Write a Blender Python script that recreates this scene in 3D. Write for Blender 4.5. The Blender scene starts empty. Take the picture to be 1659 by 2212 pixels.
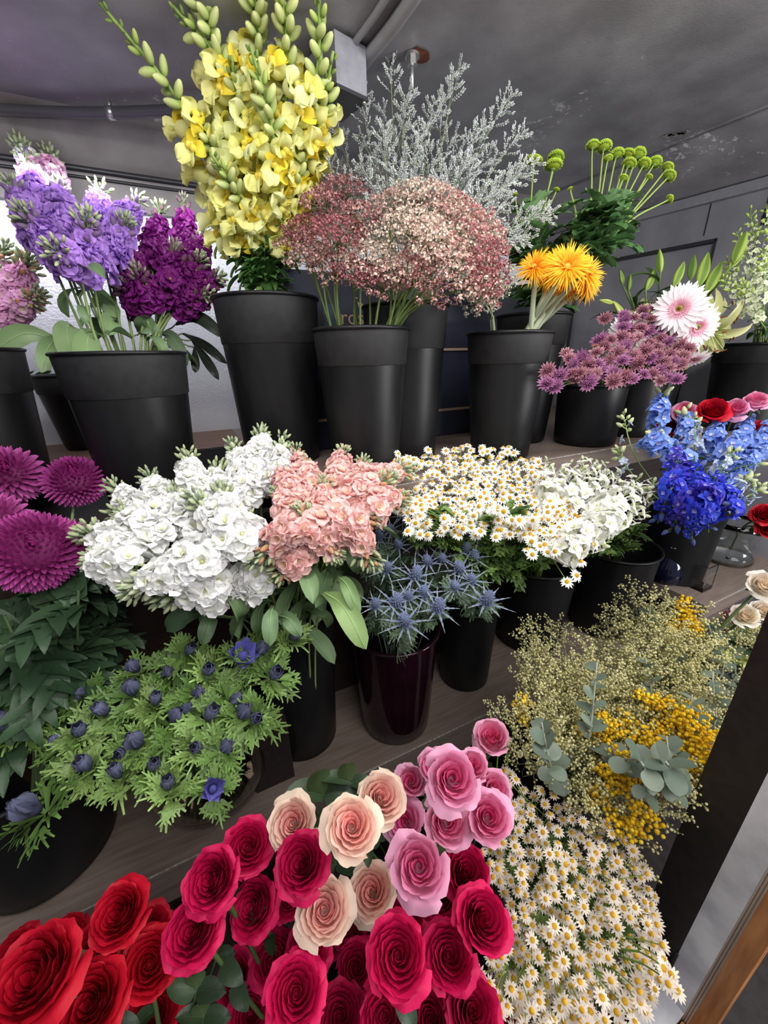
import bpy, math, random
import numpy as np
from mathutils import Vector, Matrix
random.seed(7); rng = np.random.default_rng(7)
PI = math.pi; D2R = PI/180
sc = bpy.context.scene; COL = sc.collection

# ------------------------------------------------------------------ camera model
W_, H_, FPX = 1659, 2212, 850.0
pitch, yaw, roll = 21.6*D2R, 25.8*D2R, 1.2*D2R
CF = Vector((math.sin(yaw)*math.cos(pitch), math.cos(yaw)*math.cos(pitch), -math.sin(pitch)))
R0 = Vector((math.cos(yaw), -math.sin(yaw), 0)); U0 = R0.cross(CF)
CR = R0*math.cos(roll) - U0*math.sin(roll); CU = U0*math.cos(roll) + R0*math.sin(roll)
def ray(x, y): return CF + CR*((x-W_/2)/FPX) - CU*((y-H_/2)/FPX)
def at(x, y, d): return ray(x, y)*d                      # a pixel at a depth along the view axis
def onz(x, y, z): r = ray(x, y); return r*(z/r.z)
def ony(x, y, Y): r = ray(x, y); return r*(Y/r.y)
def proj(p):
    d = p.dot(CF); return (W_/2+FPX*p.dot(CR)/d, H_/2-FPX*p.dot(CU)/d)
cam = bpy.data.cameras.new('camera'); co = bpy.data.objects.new('camera', cam); COL.objects.link(co)
m3 = Matrix((CR, CU, -CF)).transposed(); co.matrix_world = m3.to_4x4()
cam.sensor_fit = 'HORIZONTAL'; cam.sensor_width = 36; cam.lens = 36*FPX/W_; cam.clip_start = 0.01
sc.camera = co
sc.view_settings.view_transform = 'Standard'; sc.view_settings.look = 'None'
sc.view_settings.gamma = 1; sc.view_settings.exposure = 0.0; sc.view_settings.use_curve_mapping = False

# ------------------------------------------------------------------ materials
def newmat(name):
    m = bpy.data.materials.new(name); m.use_nodes = True; nt = m.node_tree
    return m, nt, nt.nodes['Principled BSDF']
def N(nt, t, **k):
    n = nt.nodes.new(t)
    for a, b in k.items(): setattr(n, a, b)
    return n
def plant_mat(name, rough=.55, transl=.25, var=.10, spec=.3, sat=1.0, bump=0, bscale=300, hv=.004):
    m, nt, b = newmat(name); L = nt.links
    at_ = N(nt, 'ShaderNodeVertexColor', layer_name='Col'); oi = N(nt, 'ShaderNodeObjectInfo')
    hs = N(nt, 'ShaderNodeHueSaturation')
    mr = N(nt, 'ShaderNodeMapRange'); mr.inputs['To Min'].default_value = 1-var; mr.inputs['To Max'].default_value = 1+var
    mh = N(nt, 'ShaderNodeMapRange'); mh.inputs['To Min'].default_value = .5-hv; mh.inputs['To Max'].default_value = .5+hv
    mm = N(nt, 'ShaderNodeMath', operation='MULTIPLY'); mm.inputs[1].default_value = 7.31
    fr = N(nt, 'ShaderNodeMath', operation='FRACT')
    L.new(oi.outputs['Random'], mr.inputs['Value']); L.new(oi.outputs['Random'], mm.inputs[0]); L.new(mm.outputs[0], fr.inputs[0]); L.new(fr.outputs[0], mh.inputs['Value'])
    hs.inputs['Saturation'].default_value = sat
    L.new(at_.outputs['Color'], hs.inputs['Color']); L.new(mr.outputs[0], hs.inputs['Value']); L.new(mh.outputs[0], hs.inputs['Hue'])
    L.new(hs.outputs[0], b.inputs['Base Color']); b.inputs['Roughness'].default_value = rough
    b.inputs['Specular IOR Level'].default_value = spec
    if bump:
        tc = N(nt, 'ShaderNodeTexCoord'); no = N(nt, 'ShaderNodeTexNoise'); no.inputs['Scale'].default_value = bscale
        bp = N(nt, 'ShaderNodeBump'); bp.inputs['Strength'].default_value = bump; bp.inputs['Distance'].default_value = .001
        L.new(tc.outputs['Object'], no.inputs['Vector']); L.new(no.outputs['Fac'], bp.inputs['Height']); L.new(bp.outputs[0], b.inputs['Normal'])
    if transl:
        tr = N(nt, 'ShaderNodeBsdfTranslucent'); mx = N(nt, 'ShaderNodeMixShader'); mx.inputs[0].default_value = transl
        L.new(hs.outputs[0], tr.inputs['Color']); L.new(b.outputs[0], mx.inputs[1]); L.new(tr.outputs[0], mx.inputs[2])
        L.new(mx.outputs[0], nt.nodes['Material Output'].inputs['Surface'])
    return m
M_PETAL = plant_mat('petal', .6, .3, .07)
M_VELVET = plant_mat('velvet_petal', .55, .12, .10, .25, bump=.3, bscale=400, hv=.0008)
M_LEAF = plant_mat('leaf', .45, .15, .15, .4, bump=.3, bscale=180)
M_STEM = plant_mat('stem', .5, 0, .12, .3)
PM = [M_PETAL, M_LEAF, M_VELVET, M_STEM]
def noise_mat(name, c1, c2, scale, rough=(.4, .6), bump=.2, bdist=.002, metal=0, stretch=(1, 1, 1), detail=6, spec=.5, lo=.35, hi=.65, coord='Object'):
    m, nt, b = newmat(name); L = nt.links
    tc = N(nt, 'ShaderNodeTexCoord'); mp = N(nt, 'ShaderNodeMapping'); mp.inputs['Scale'].default_value = stretch
    no = N(nt, 'ShaderNodeTexNoise'); no.inputs['Scale'].default_value = scale; no.inputs['Detail'].default_value = detail
    cr = N(nt, 'ShaderNodeValToRGB'); cr.color_ramp.elements[0].position = lo; cr.color_ramp.elements[1].position = hi
    cr.color_ramp.elements[0].color = (*c1, 1); cr.color_ramp.elements[1].color = (*c2, 1)
    mr = N(nt, 'ShaderNodeMapRange'); mr.inputs['To Min'].default_value = rough[0]; mr.inputs['To Max'].default_value = rough[1]
    bp = N(nt, 'ShaderNodeBump'); bp.inputs['Strength'].default_value = bump; bp.inputs['Distance'].default_value = bdist
    L.new(tc.outputs[coord], mp.inputs[0]); L.new(mp.outputs[0], no.inputs['Vector']); L.new(no.outputs['Fac'], cr.inputs[0])
    L.new(cr.outputs[0], b.inputs['Base Color']); L.new(no.outputs['Fac'], mr.inputs['Value']); L.new(mr.outputs[0], b.inputs['Roughness'])
    L.new(no.outputs['Fac'], bp.inputs['Height']); L.new(bp.outputs[0], b.inputs['Normal'])
    b.inputs['Metallic'].default_value = metal; b.inputs['Specular IOR Level'].default_value = spec
    return m
def plain(name, c, rough=.5, metal=0, spec=.5):
    m, nt, b = newmat(name); b.inputs['Base Color'].default_value = (*c, 1); b.inputs['Roughness'].default_value = rough
    b.inputs['Metallic'].default_value = metal; b.inputs['Specular IOR Level'].default_value = spec; return m
M_BLACK = noise_mat('black_plastic', (.006, .006, .0065), (.010, .010, .011), 25, (.34, .5), .10, .0008, stretch=(1, 1, .3), spec=.30)
M_BAND = noise_mat('matte_band', (.015, .015, .0165), (.021, .021, .023), 60, (.6, .7), .1, .0006, spec=.4)
M_AUB = noise_mat('aubergine_plastic', (.012, .003, .007), (.016, .004, .009), 15, (.04, .1), .03, .0006)
M_SHELF = noise_mat('brown_laminate', (.18, .135, .112), (.24, .19, .165), 40, (.3, .45), .15, .0006, stretch=(.25, 3, 3))
M_RISER = noise_mat('dark_wood', (.016, .008, .006), (.03, .017, .012), 30, (.5, .7), .3, .001, stretch=(.2, 1, 3))
M_CHIP = noise_mat('worn_edge', (.22, .19, .17), (.5, .46, .42), 160, (.6, .8), .5, .001)
M_WOODB = noise_mat('reddish_wood', (.16, .085, .055), (.27, .17, .12), 30, (.5, .7), .2, .001, stretch=(.2, 3, 3))
M_JAMB = noise_mat('black_jamb_paint', (.012, .007, .007), (.020, .013, .013), 60, (.4, .6), .2, .0006)
M_STEEL = noise_mat('worn_steel', (.55, .55, .60), (.88, .88, .92), 14, (.3, .5), .2, .001, metal=.05, detail=8)
M_ORW = noise_mat('orange_wood', (.36, .13, .04), (.60, .26, .09), 20, (.35, .5), .15, .001, stretch=(4, 4, .4))
M_CREAMW = plain('cream_bead', (.80, .68, .55), .45)
M_FLOOR = noise_mat('brown_floor', (.10, .05, .035), (.14, .08, .05), 20, (.5, .7), .1)
M_NAVY = noise_mat('navy_card', (.016, .020, .042), (.024, .030, .058), 10, (.45, .6), .08)
M_KRAFT = plain('bare_board_edge', (.42, .30, .22), .7)
M_CONDUIT = plain('grey_conduit', (.09, .09, .10), .4, .2)
M_ZINC = plain('zinc_metal', (.55, .55, .55), .35, .9)
M_RUST = noise_mat('rust', (.10, .025, .01), (.2, .06, .03), 80, (.8, .9), .5)
M_BOX = noise_mat('painted_steel_box', (.22, .22, .25), (.26, .26, .29), 60, (.3, .4), .05)
def silver_mat():
    m, nt, b = newmat('embossed_aluminium'); L = nt.links
    tc = N(nt, 'ShaderNodeTexCoord'); v = N(nt, 'ShaderNodeTexVoronoi'); v.inputs['Scale'].default_value = 150
    n2 = N(nt, 'ShaderNodeTexNoise'); n2.inputs['Scale'].default_value = 260; n2.inputs['Detail'].default_value = 3
    ad = N(nt, 'ShaderNodeMath', operation='ADD'); bp = N(nt, 'ShaderNodeBump'); bp.inputs['Strength'].default_value = .6; bp.inputs['Distance'].default_value = .002
    L.new(tc.outputs['Object'], v.inputs['Vector']); L.new(tc.outputs['Object'], n2.inputs['Vector'])
    L.new(v.outputs['Distance'], ad.inputs[0]); L.new(n2.outputs['Fac'], ad.inputs[1]); L.new(ad.outputs[0], bp.inputs['Height']); L.new(bp.outputs[0], b.inputs['Normal'])
    n3 = N(nt, 'ShaderNodeTexNoise'); n3.inputs['Scale'].default_value = 4; cr = N(nt, 'ShaderNodeValToRGB')
    cr.color_ramp.elements[0].color = (.70, .71, .78, 1); cr.color_ramp.elements[1].color = (.90, .91, .96, 1)
    L.new(tc.outputs['Object'], n3.inputs['Vector']); L.new(n3.outputs['Fac'], cr.inputs[0]); L.new(cr.outputs[0], b.inputs['Base Color'])
    b.inputs['Metallic'].default_value = .15; b.inputs['Roughness'].default_value = .40
    return m
M_SILVER = silver_mat()
def ceil_mat(name, base, base2, chips_glints=True):
    m, nt, b = newmat(name); L = nt.links
    tc = N(nt, 'ShaderNodeTexCoord'); n1 = N(nt, 'ShaderNodeTexNoise'); n1.inputs['Scale'].default_value = 7; n1.inputs['Detail'].default_value = 9
    cr = N(nt, 'ShaderNodeValToRGB'); cr.color_ramp.elements[0].position = .35; cr.color_ramp.elements[1].position = .7
    cr.color_ramp.elements[0].color = (*base, 1); cr.color_ramp.elements[1].color = (*base2, 1)
    n2 = N(nt, 'ShaderNodeTexNoise'); n2.inputs['Scale'].default_value = 220; n2.inputs['Detail'].default_value = 4
    n3 = N(nt, 'ShaderNodeTexNoise'); n3.inputs['Scale'].default_value = 22; n3.inputs['Detail'].default_value = 8
    ad = N(nt, 'ShaderNodeMath', operation='MULTIPLY_ADD'); ad.inputs[1].default_value = .5
    bp = N(nt, 'ShaderNodeBump'); bp.inputs['Strength'].default_value = .45; bp.inputs['Distance'].default_value = .0015
    for n in (n1, n2, n3): L.new(tc.outputs['Object'], n.inputs['Vector'])
    L.new(n1.outputs['Fac'], cr.inputs[0]); L.new(n2.outputs['Fac'], ad.inputs[0]); L.new(n3.outputs['Fac'], ad.inputs[2])
    L.new(ad.outputs[0], bp.inputs['Height']); L.new(bp.outputs[0], b.inputs['Normal'])
    out = cr.outputs[0]
    if chips_glints:
        n4 = N(nt, 'ShaderNodeTexNoise'); n4.inputs['Scale'].default_value = 38; n4.inputs['Detail'].default_value = 10; n4.inputs['Roughness'].default_value = .75
        n5 = N(nt, 'ShaderNodeTexNoise'); n5.inputs['Scale'].default_value = 2.2
        L.new(tc.outputs['Object'], n4.inputs['Vector']); L.new(tc.outputs['Object'], n5.inputs['Vector'])
        mu = N(nt, 'ShaderNodeMath', operation='MULTIPLY'); L.new(n4.outputs['Fac'], mu.inputs[0]); L.new(n5.outputs['Fac'], mu.inputs[1])
        c2 = N(nt, 'ShaderNodeValToRGB'); c2.color_ramp.elements[0].position = .345; c2.color_ramp.elements[1].position = .375
        mx = N(nt, 'ShaderNodeMixRGB'); mx.inputs[2].default_value = (.62, .60, .60, 1)  # pale flecks: paint chips, plus speckled light reflections put into the colour
        L.new(mu.outputs[0], c2.inputs[0]); L.new(c2.outputs[0], mx.inputs[0]); L.new(out, mx.inputs[1]); out = mx.outputs[0]
    L.new(out, b.inputs['Base Color']); b.inputs['Roughness'].default_value = .42
    return m
M_CEIL = ceil_mat('dark_grey_gloss_paint', (.20, .193, .208), (.34, .33, .352))
M_CEILB = ceil_mat('brownish_grey_paint', (.17, .150, .147), (.29, .268, .262), False)
M_PANEL = ceil_mat('grey_panel_paint', (.19, .19, .215), (.27, .27, .30), False)
M_DARKP = plain('dark_trim', (.02, .02, .024), .4)
def glass(name, c, rough=0.0):
    m, nt, b = newmat(name); b.inputs['Base Color'].default_value = (*c, 1); b.inputs['Roughness'].default_value = rough
    b.inputs['Transmission Weight'].default_value = 1; b.inputs['IOR'].default_value = 1.45; return m
M_GLASS = glass('clear_glass', (.95, .97, .96)); M_TINT = glass('smoky_glass', (.80, .70, .60)); M_NAVYG = plain('navy_glass', (.004, .005, .02), .05)
M_GOLD = plain('tan_ink', (.55, .38, .26), .6); M_BLUEP = plain('pale_blue_patch', (.05, .09, .15), .7)

# ------------------------------------------------------------------ mesh builder
class MB:
    def __init__(s): s.v = []; s.f = []; s.c = []; s.m = []; s.n = 0
    def raw(s, V, F, C, m=0):
        V = np.asarray(V, float).reshape(-1, 3); C = np.asarray(C, float)
        if C.ndim == 1: C = np.tile(C, (len(V), 1))
        s.v.append(V); s.c.append(C); s.f += [tuple(int(i)+s.n for i in f) for f in F]; s.m += [m]*len(F); s.n += len(V)
    def grid(s, P, C, m=0, wrap=False):
        nu, nv = P.shape[:2]; F = []
        for i in range(nu-1):
            for j in range(nv-1 if not wrap else nv):
                k = (j+1) % nv; F.append((i*nv+j, i*nv+k, (i+1)*nv+k, (i+1)*nv+j))
        C = np.asarray(C, float)
        s.raw(P.reshape(-1, 3), F, C.reshape(-1, 3) if C.ndim > 1 else C, m)
    def tube(s, pts, rads, col, n=6, m=3, caps=True):
        pts = [Vector(p) for p in pts]; k = len(pts)
        if not hasattr(rads, '__len__'): rads = [rads]*k
        P = np.zeros((k, n, 3)); ref = None
        for i in range(k):
            t = (pts[min(i+1, k-1)]-pts[max(i-1, 0)])
            t = t.normalized() if t.length > 1e-9 else Vector((0, 0, 1))
            if ref is None: ref = t.orthogonal().normalized()
            ref = (ref - t*ref.dot(t)); ref = ref.normalized() if ref.length > 1e-6 else t.orthogonal().normalized()
            b = t.cross(ref)
            for j in range(n):
                a = 2*PI*j/n; P[i, j] = pts[i]+(ref*math.cos(a)+b*math.sin(a))*rads[i]
        s.grid(P, col, m, True)
        if caps:
            base = s.n-k*n; s.f.append(tuple(base+j for j in range(n))[::-1]); s.f.append(tuple(base+(k-1)*n+j for j in range(n))); s.m += [m, m]
    def blob(s, c, r, col, d=(0, 0, 1), seg=8, rings=5, m=0, prof=None):
        c = Vector(c); M = align(Vector(d)); P = np.zeros((rings+1, seg, 3)); C = np.zeros((rings+1, seg, 3))
        col = np.asarray(col, float)
        for i in range(rings+1):
            t = i/rings; zz = -math.cos(PI*t); rr = math.sin(PI*t) if prof is None else prof(t)
            rr = max(rr, .02)
            for j in range(seg):
                a = 2*PI*j/seg; P[i, j] = c + M @ Vector((r[0]*rr*math.cos(a), r[1]*rr*math.sin(a), r[2]*zz))
            C[i, :] = col if col.ndim == 1 else col[0]*(1-t)+col[1]*t
        s.grid(P, C, m, True)
    def lathe(s, prof, col=(1, 1, 1), seg=32, m=0, c=(0, 0, 0)):
        P = np.zeros((len(prof), seg, 3))
        for i, (r, z) in enumerate(prof):
            for j in range(seg):
                a = 2*PI*j/seg; P[i, j] = (c[0]+r*math.cos(a), c[1]+r*math.sin(a), c[2]+z)
        s.grid(P, col, m, True)
    def box(s, a, b, col=(1, 1, 1), m=0):
        x0, y0, z0 = a; x1, y1, z1 = b
        V = [(x0, y0, z0), (x1, y0, z0), (x1, y1, z0), (x0, y1, z0), (x0, y0, z1), (x1, y0, z1), (x1, y1, z1), (x0, y1, z1)]
        s.raw(V, [(0, 3, 2, 1), (4, 5, 6, 7), (0, 1, 5, 4), (1, 2, 6, 5), (2, 3, 7, 6), (3, 0, 4, 7)], col, m)
    def add(s, o, M):
        A = np.array(M); off = s.n
        for V, C in zip(o.v, o.c): s.v.append(V @ A[:3, :3].T + A[:3, 3]); s.c.append(C)
        s.f += [tuple(i+off for i in f) for f in o.f]; s.m += o.m; s.n += o.n
    def mesh(s, name, mats=None, smooth=True):
        me = bpy.data.meshes.new(name); V = np.concatenate(s.v)
        me.from_pydata(V.tolist(), [], s.f)
        for mt in (mats or PM): me.materials.append(mt)
        me.polygons.foreach_set('material_index', s.m); me.polygons.foreach_set('use_smooth', [smooth]*len(s.f))
        ca = me.color_attributes.new('Col', 'FLOAT_COLOR', 'POINT'); C = np.concatenate(s.c)
        ca.data.foreach_set('color', np.concatenate([C, np.ones((len(C), 1))], 1).ravel())
        me.update(); return me
def align(d, roll=0):
    d = d.normalized(); q = Vector((0, 0, 1)).rotation_difference(d)
    return q.to_matrix() @ Matrix.Rotation(roll, 3, 'Z')
def MX(p, d, roll=0, s=1.0): return Matrix.Translation(p) @ (align(d, roll).to_4x4()) @ Matrix.Scale(s, 4)
def hsh(c, k): return np.clip(np.array(c, float)*k, 0, 1)
def rnd(a, b): return random.uniform(a, b)
def rvec(s=1): return Vector((rnd(-s, s), rnd(-s, s), rnd(-s, s)))
def lin(*c):   # sRGB 0-255 to linear
    return np.array([((x/255+.055)/1.055)**2.4 if x/255 > .04045 else x/255/12.92 for x in c])

def oval(u): return math.sin(PI*min(max(u, 0), 1)**.75)**.7 if 0 < u < 1 else 0
def spoon(u): return (.35+.65*math.sin(PI*u**1.4)**.8) if u < 1 else .1
def strip(u): return (1-u**4)*.9+.1
def heart(u): return max(.05, math.sin(PI*min(.96, u*.96)**1.9)**.6*(1) if u > 0 else .12)
def petal(mb, L, Wd, e0, e1, phi, c0, c1, nu=5, nv=4, cup=.2, prof=spoon, r0=0, z0=0, ruf=0, m=0, twist=0):
    """one petal or leaf: starts at radius r0, bends from elevation e0 to e1 (degrees), cupped across"""
    P = np.zeros((nu+1, nv+1, 3)); C = np.zeros((nu+1, nv+1, 3)); r, z = r0, z0
    cp, sp = math.cos(phi), math.sin(phi); ph = rnd(0, 6.28)
    c0 = np.asarray(c0, float); c1 = np.asarray(c1, float)
    for i in range(nu+1):
        u = i/nu; e = (e0+(e1-e0)*u)*D2R
        if i: r += L/nu*math.cos(e); z += L/nu*math.sin(e)
        w = Wd*.5*prof(u)
        for j in range(nv+1):
            v = 2*j/nv-1; h = cup*w*v*v*1.0 + ruf*L*u*math.sin(v*5+ph)*abs(v)**.5 + (ruf*.6*L*u*math.sin(ph+v*9+u*4) if ruf else 0)
            x = r-h*math.sin(e); zz = z+h*math.cos(e) + twist*w*v; y = w*v
            P[i, j] = (x*cp-y*sp, x*sp+y*cp, zz); C[i, j] = c0*(1-u)+c1*u
    mb.grid(P, C, m)

# ------------------------------------------------------------------ objects
def tag(o, label=None, cat=None, group=None, kind=None):
    if label: o['label'] = label
    if cat: o['category'] = cat
    if group: o['group'] = group
    if kind: o['kind'] = kind
    return o
def obj(name, me, parent=None, M=None, loc=None):
    o = bpy.data.objects.new(name, me); COL.objects.link(o)
    if parent: o.parent = parent
    if M is not None: o.matrix_basis = M
    if loc is not None: o.location = loc
    return o
def empty(name, loc): o = bpy.data.objects.new(name, None); COL.objects.link(o); o.location = loc; o.empty_display_size = .02; return o
def struct(name, mb, mat, smooth=False): o = obj(name, mb.mesh(name, [mat] if not isinstance(mat, list) else mat, smooth)); o['kind'] = 'structure'; return o
def part(T, root, M):
    """T = (part name, mesh, [(sub name, mesh), ...]); placed in world space under an unrotated root"""
    o = obj(T[0], T[1], root, Matrix.Translation(-root.location) @ M)
    for nm, me in T[2]: obj(nm, me, o)
    return o
ORD = ['first', 'second', 'third', 'fourth', 'fifth', 'sixth', 'seventh', 'eighth', 'ninth', 'tenth', 'eleventh', 'twelfth', 'thirteenth', 'fourteenth', 'fifteenth', 'sixteenth', 'seventeenth', 'eighteenth', 'nineteenth', 'twentieth']
def autolabel(items, desc, bunch, cat, group, per=9):
    """items: [(object, head point)]; rows by height in the picture, then ordinals from the left"""
    items = [(o, proj(p)) for o, p in items]; n = len(items); rows = max(1, math.ceil(n/per)); items.sort(key=lambda t: t[1][1])
    names = {1: [''], 2: ['upper row', 'lower row'], 3: ['top row', 'middle row', 'bottom row'], 4: ['top row', 'second row', 'third row', 'bottom row'], 5: ['top row', 'second row', 'third row', 'fourth row', 'bottom row']}[min(rows, 5)]
    rows = min(rows, 5); k = math.ceil(n/rows)
    for r in range(rows):
        row = sorted(items[r*k:(r+1)*k], key=lambda t: t[1][0])
        for i, (o, _) in enumerate(row):
            if len(row) == 1: w = 'only one'
            elif i == 0: w = 'leftmost'
            elif i == len(row)-1: w = 'rightmost'
            else: w = ORD[i]+' from left'
            lab = f"{desc}, {w} in {names[r]+' of ' if names[r] else ''}{bunch}"
            if len(lab.split()) > 16: print('LONG', lab)
            tag(o, lab, cat, group)
def cat_curve(P, n=14):
    P = [Vector(p) for p in P]; Q = [P[0]*2-P[1]]+P+[P[-1]*2-P[-2]]; out = []
    seg = len(P)-1; per = max(2, n//seg)
    for i in range(seg):
        a, b, c, d = Q[i:i+4]
        for k in range(per):
            t = k/per; out.append(.5*((2*b)+(c-a)*t+(2*a-5*b+4*c-d)*t*t+(3*b-a-3*c+d)*t**3))
    out.append(P[-1]); return out
def sample(pts, t):
    x = min(max(t, 0), 1)*(len(pts)-1); i = min(int(x), len(pts)-2); f = x-i
    return pts[i].lerp(pts[i+1], f), (pts[i+1]-pts[i]).normalized()
def stem_part(root, pts, r0, r1, col, name='stem', n=6):
    mb = MB(); o = root.location; k = len(pts)
    mb.tube([p-o for p in pts], [r0+(r1-r0)*i/(k-1) for i in range(k)], col, n)
    return obj(name, mb.mesh(name), root)
class Bucket: pass
BUCKETS = []
def bucket(cx, cy, z0, rb, rt, h, label, mat=None, band=.08, group=None, name='flower_bucket', lip=.005):
    b = Bucket(); b.c = Vector((cx, cy, z0)); b.rb = rb; b.rt = rt; b.h = h; b.z = z0+h
    root = empty(name, b.c); t = .003; mat = mat or M_BLACK
    def R(z): return rb+(rt-rb)*z/h
    mb = MB(); seg = 56; pb = h-band if band else h-.01
    prof = [(.0001, .0), (rb-.006, 0), (rb, .006)] + [(R(pb*k/6), pb*k/6) for k in range(1, 6)] + [(R(pb), pb)]
    mb.lathe(prof, seg=seg)
    ip = [(R(h-.004)-t, h-.004)] + [(R(h*k/6)-t, h*k/6) for k in range(5, 0, -1)] + [(rb-t, .006), (.0001, .006)]
    mb.lathe(ip, seg=seg)
    obj('body', mb.mesh('body', [mat]), root)
    if band:
        mb = MB(); e = .0022; mb.lathe([(R(pb), pb-.001), (R(pb)+e, pb+.001), (R(h-.006)+e, h-.006)], seg=seg); obj('upper_band', mb.mesh('upper_band', [M_BAND]), root)
    mb = MB(); q = []
    for k in range(9):
        a = PI*(1.5-k/8*2.0); q.append((R(h)+.001+lip*math.cos(a), h-.003+lip*.8*math.sin(a)))
    mb.lathe(q, seg=seg); obj('rim', mb.mesh('rim', [mat]), root)
    tag(root, label, 'bucket', group); BUCKETS.append(b); return b
def stem_path(b, A, B=None, spread=.8, n=14):
    """curve from the bottom of bucket b over its mouth to A (and on to B)"""
    h = Vector((A.x-b.c.x, A.y-b.c.y, 0)); L = h.length; u = h/L if L > 1e-6 else Vector((1, 0, 0))
    k = min(b.rt*spread*.9, L*.6+.01); jit = Vector((rnd(-.02, .02), rnd(-.02, .02), 0))
    base = b.c - u*min(b.rb*.5, L*.3) + jit*.5 + Vector((0, 0, .012)); rim = b.c + u*k + jit*.6 + Vector((0, 0, b.h))
    if (rim-Vector((b.c.x, b.c.y, b.z))).length > b.rt*.88: rim = Vector((b.c.x, b.c.y, b.z)) + (rim-Vector((b.c.x, b.c.y, b.z)))*.8
    P = [base, rim, A] + ([B] if B is not None else [])
    return cat_curve(P, n)

# ------------------------------------------------------------------ flower templates
G_STEM = lin(118, 138, 84); G_LEAF = lin(92, 116, 66); G_DARK = lin(48, 72, 48); G_GREY = lin(136, 150, 118); G_LIME = lin(150, 175, 80)
def t_stock(c_out, c_in, c_mid, s=1.0):
    mb = MB(); k = .019*s
    for w, (n, L, e0, e1, wd) in enumerate([(5, 1.15, 20, -35, 1.0), (5, .95, 42, -8, .95), (4, .62, 62, 30, .9)]):
        for i in range(n):
            a = 2*PI*(i+rnd(-.15, .15))/n + w*.7
            petal(mb, k*L*rnd(.9, 1.1), k*wd*rnd(.9, 1.15), e0+rnd(-8, 8), e1+rnd(-12, 12), a, c_in if w < 2 else c_mid, hsh(c_out, rnd(.93, 1.05)), 5, 5, .35, spoon, r0=.001, z0=.001*w, ruf=.13)
    mb.blob((0, 0, .004*s), (.0026*s, .0026*s, .0030*s), hsh(lin(196, 200, 110)*.5+np.array(c_mid)*.5, 1), seg=6, rings=4, m=0)
    mb.blob((0, 0, -.006*s), (.0035*s, .0035*s, .008*s), G_STEM, seg=6, rings=4, m=3)
    return ('floret', mb.mesh('floret'), [])
def t_buds(col, tip, n=11, s=1.0, spread=.010):
    mb = MB()
    for i in range(n):
        a = i*2.4; r = spread*math.sqrt(i/n)*s; z = .012*s*(1-i/n)+rnd(-.002, .002)
        d = Vector((r*math.cos(a), r*math.sin(a), .012*s)); L = rnd(.0042, .006)*s
        p = Vector((r*math.cos(a), r*math.sin(a), z)); mb.tube([(0, 0, z-.012*s), p], .0008*s, col, 4)
        mb.blob(p+d.normalized()*L*.7, (L*.45, L*.45, L), [hsh(col, rnd(.85, 1.15)), tip], d, 6, 4, 3, prof=lambda t: math.sin(PI*t**.8))
    return ('bud_cluster', mb.mesh('bud_cluster'), [])
def t_singlebud(col, tip, s=1.0):
    mb = MB(); mb.tube([(0, 0, -.012*s), (0, 0, 0)], .001*s, col, 4)
    mb.blob((0, 0, .005*s), (.0042*s, .0042*s, .0075*s), [col, tip], seg=8, rings=6, m=0, prof=lambda t: math.sin(PI*t**.75))
    return ('bud', mb.mesh('bud'), [])
def leaf_mesh(L, Wd, e0, e1, c, prof=oval, cup=.35, ruf=.03, nu=9, nv=4, vein=True, name='leaf', pet=True):
    mb = MB(); petal(mb, L, Wd, e0, e1, 0, hsh(c, 1.1), c, nu, nv, cup, prof, ruf=ruf, m=1)
    if vein:   # pale midrib, slightly proud of the blade
        C = mb.c[0]; P = mb.v[0].reshape(nu+1, nv+1, 3); mid = P[:, nv//2].copy(); mb.tube([Vector(q)+Vector((0, 0, .0003)) for q in mid], [max(.0003, .0011*(1-i/nu)*L/.1) for i in range(nu+1)], hsh(c, 1.5), 4, caps=False)
    return mb
def lobed(L, Wd, e0, e1, c, lobes=4, deep=.45, name='leaf'):
    """leaf with a midrib lamina and pointed side lobes"""
    mb = MB(); petal(mb, L, Wd*.56, e0, e1, 0, hsh(c, 1.15), c, 10, 4, .3, lambda u: .25+.75*math.sin(PI*min(.98, .08+u*.9))**.7, ruf=.02, m=1)
    k = lobes
    for i in range(k):
        u = .14+.62*i/(k-1); e = (e0+(e1-e0)*u*.5)*D2R; px, pz = L*u*math.cos(e), L*u*math.sin(e)
        for q in (-1, 1):
            g = MB(); l = Wd*(.38+.18*math.sin(PI*(i+.7)/k))*rnd(.85, 1.15); ee = e0+(e1-e0)*u
            petal(g, l, Wd*.30*(1-.10*i), ee*.3+rnd(-8, 8), ee*.3-22+rnd(-12, 12), 0, c, hsh(c, 1.06), 7, 2, .3, lambda t: (1-t**2.6)*.8+.05+.22*abs(math.sin(t*PI*2.5))*(1-t), ruf=.03, m=1)
            mb.add(g, Matrix.Translation((px, 0, pz+rnd(-.0004, .0004))) @ Matrix.Rotation(q*(1.05-.35*u+rnd(-.1, .1)), 4, 'Z'))
    return mb
def t_leaf(mb, name='leaf'): return (name, mb.mesh(name), [])
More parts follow.
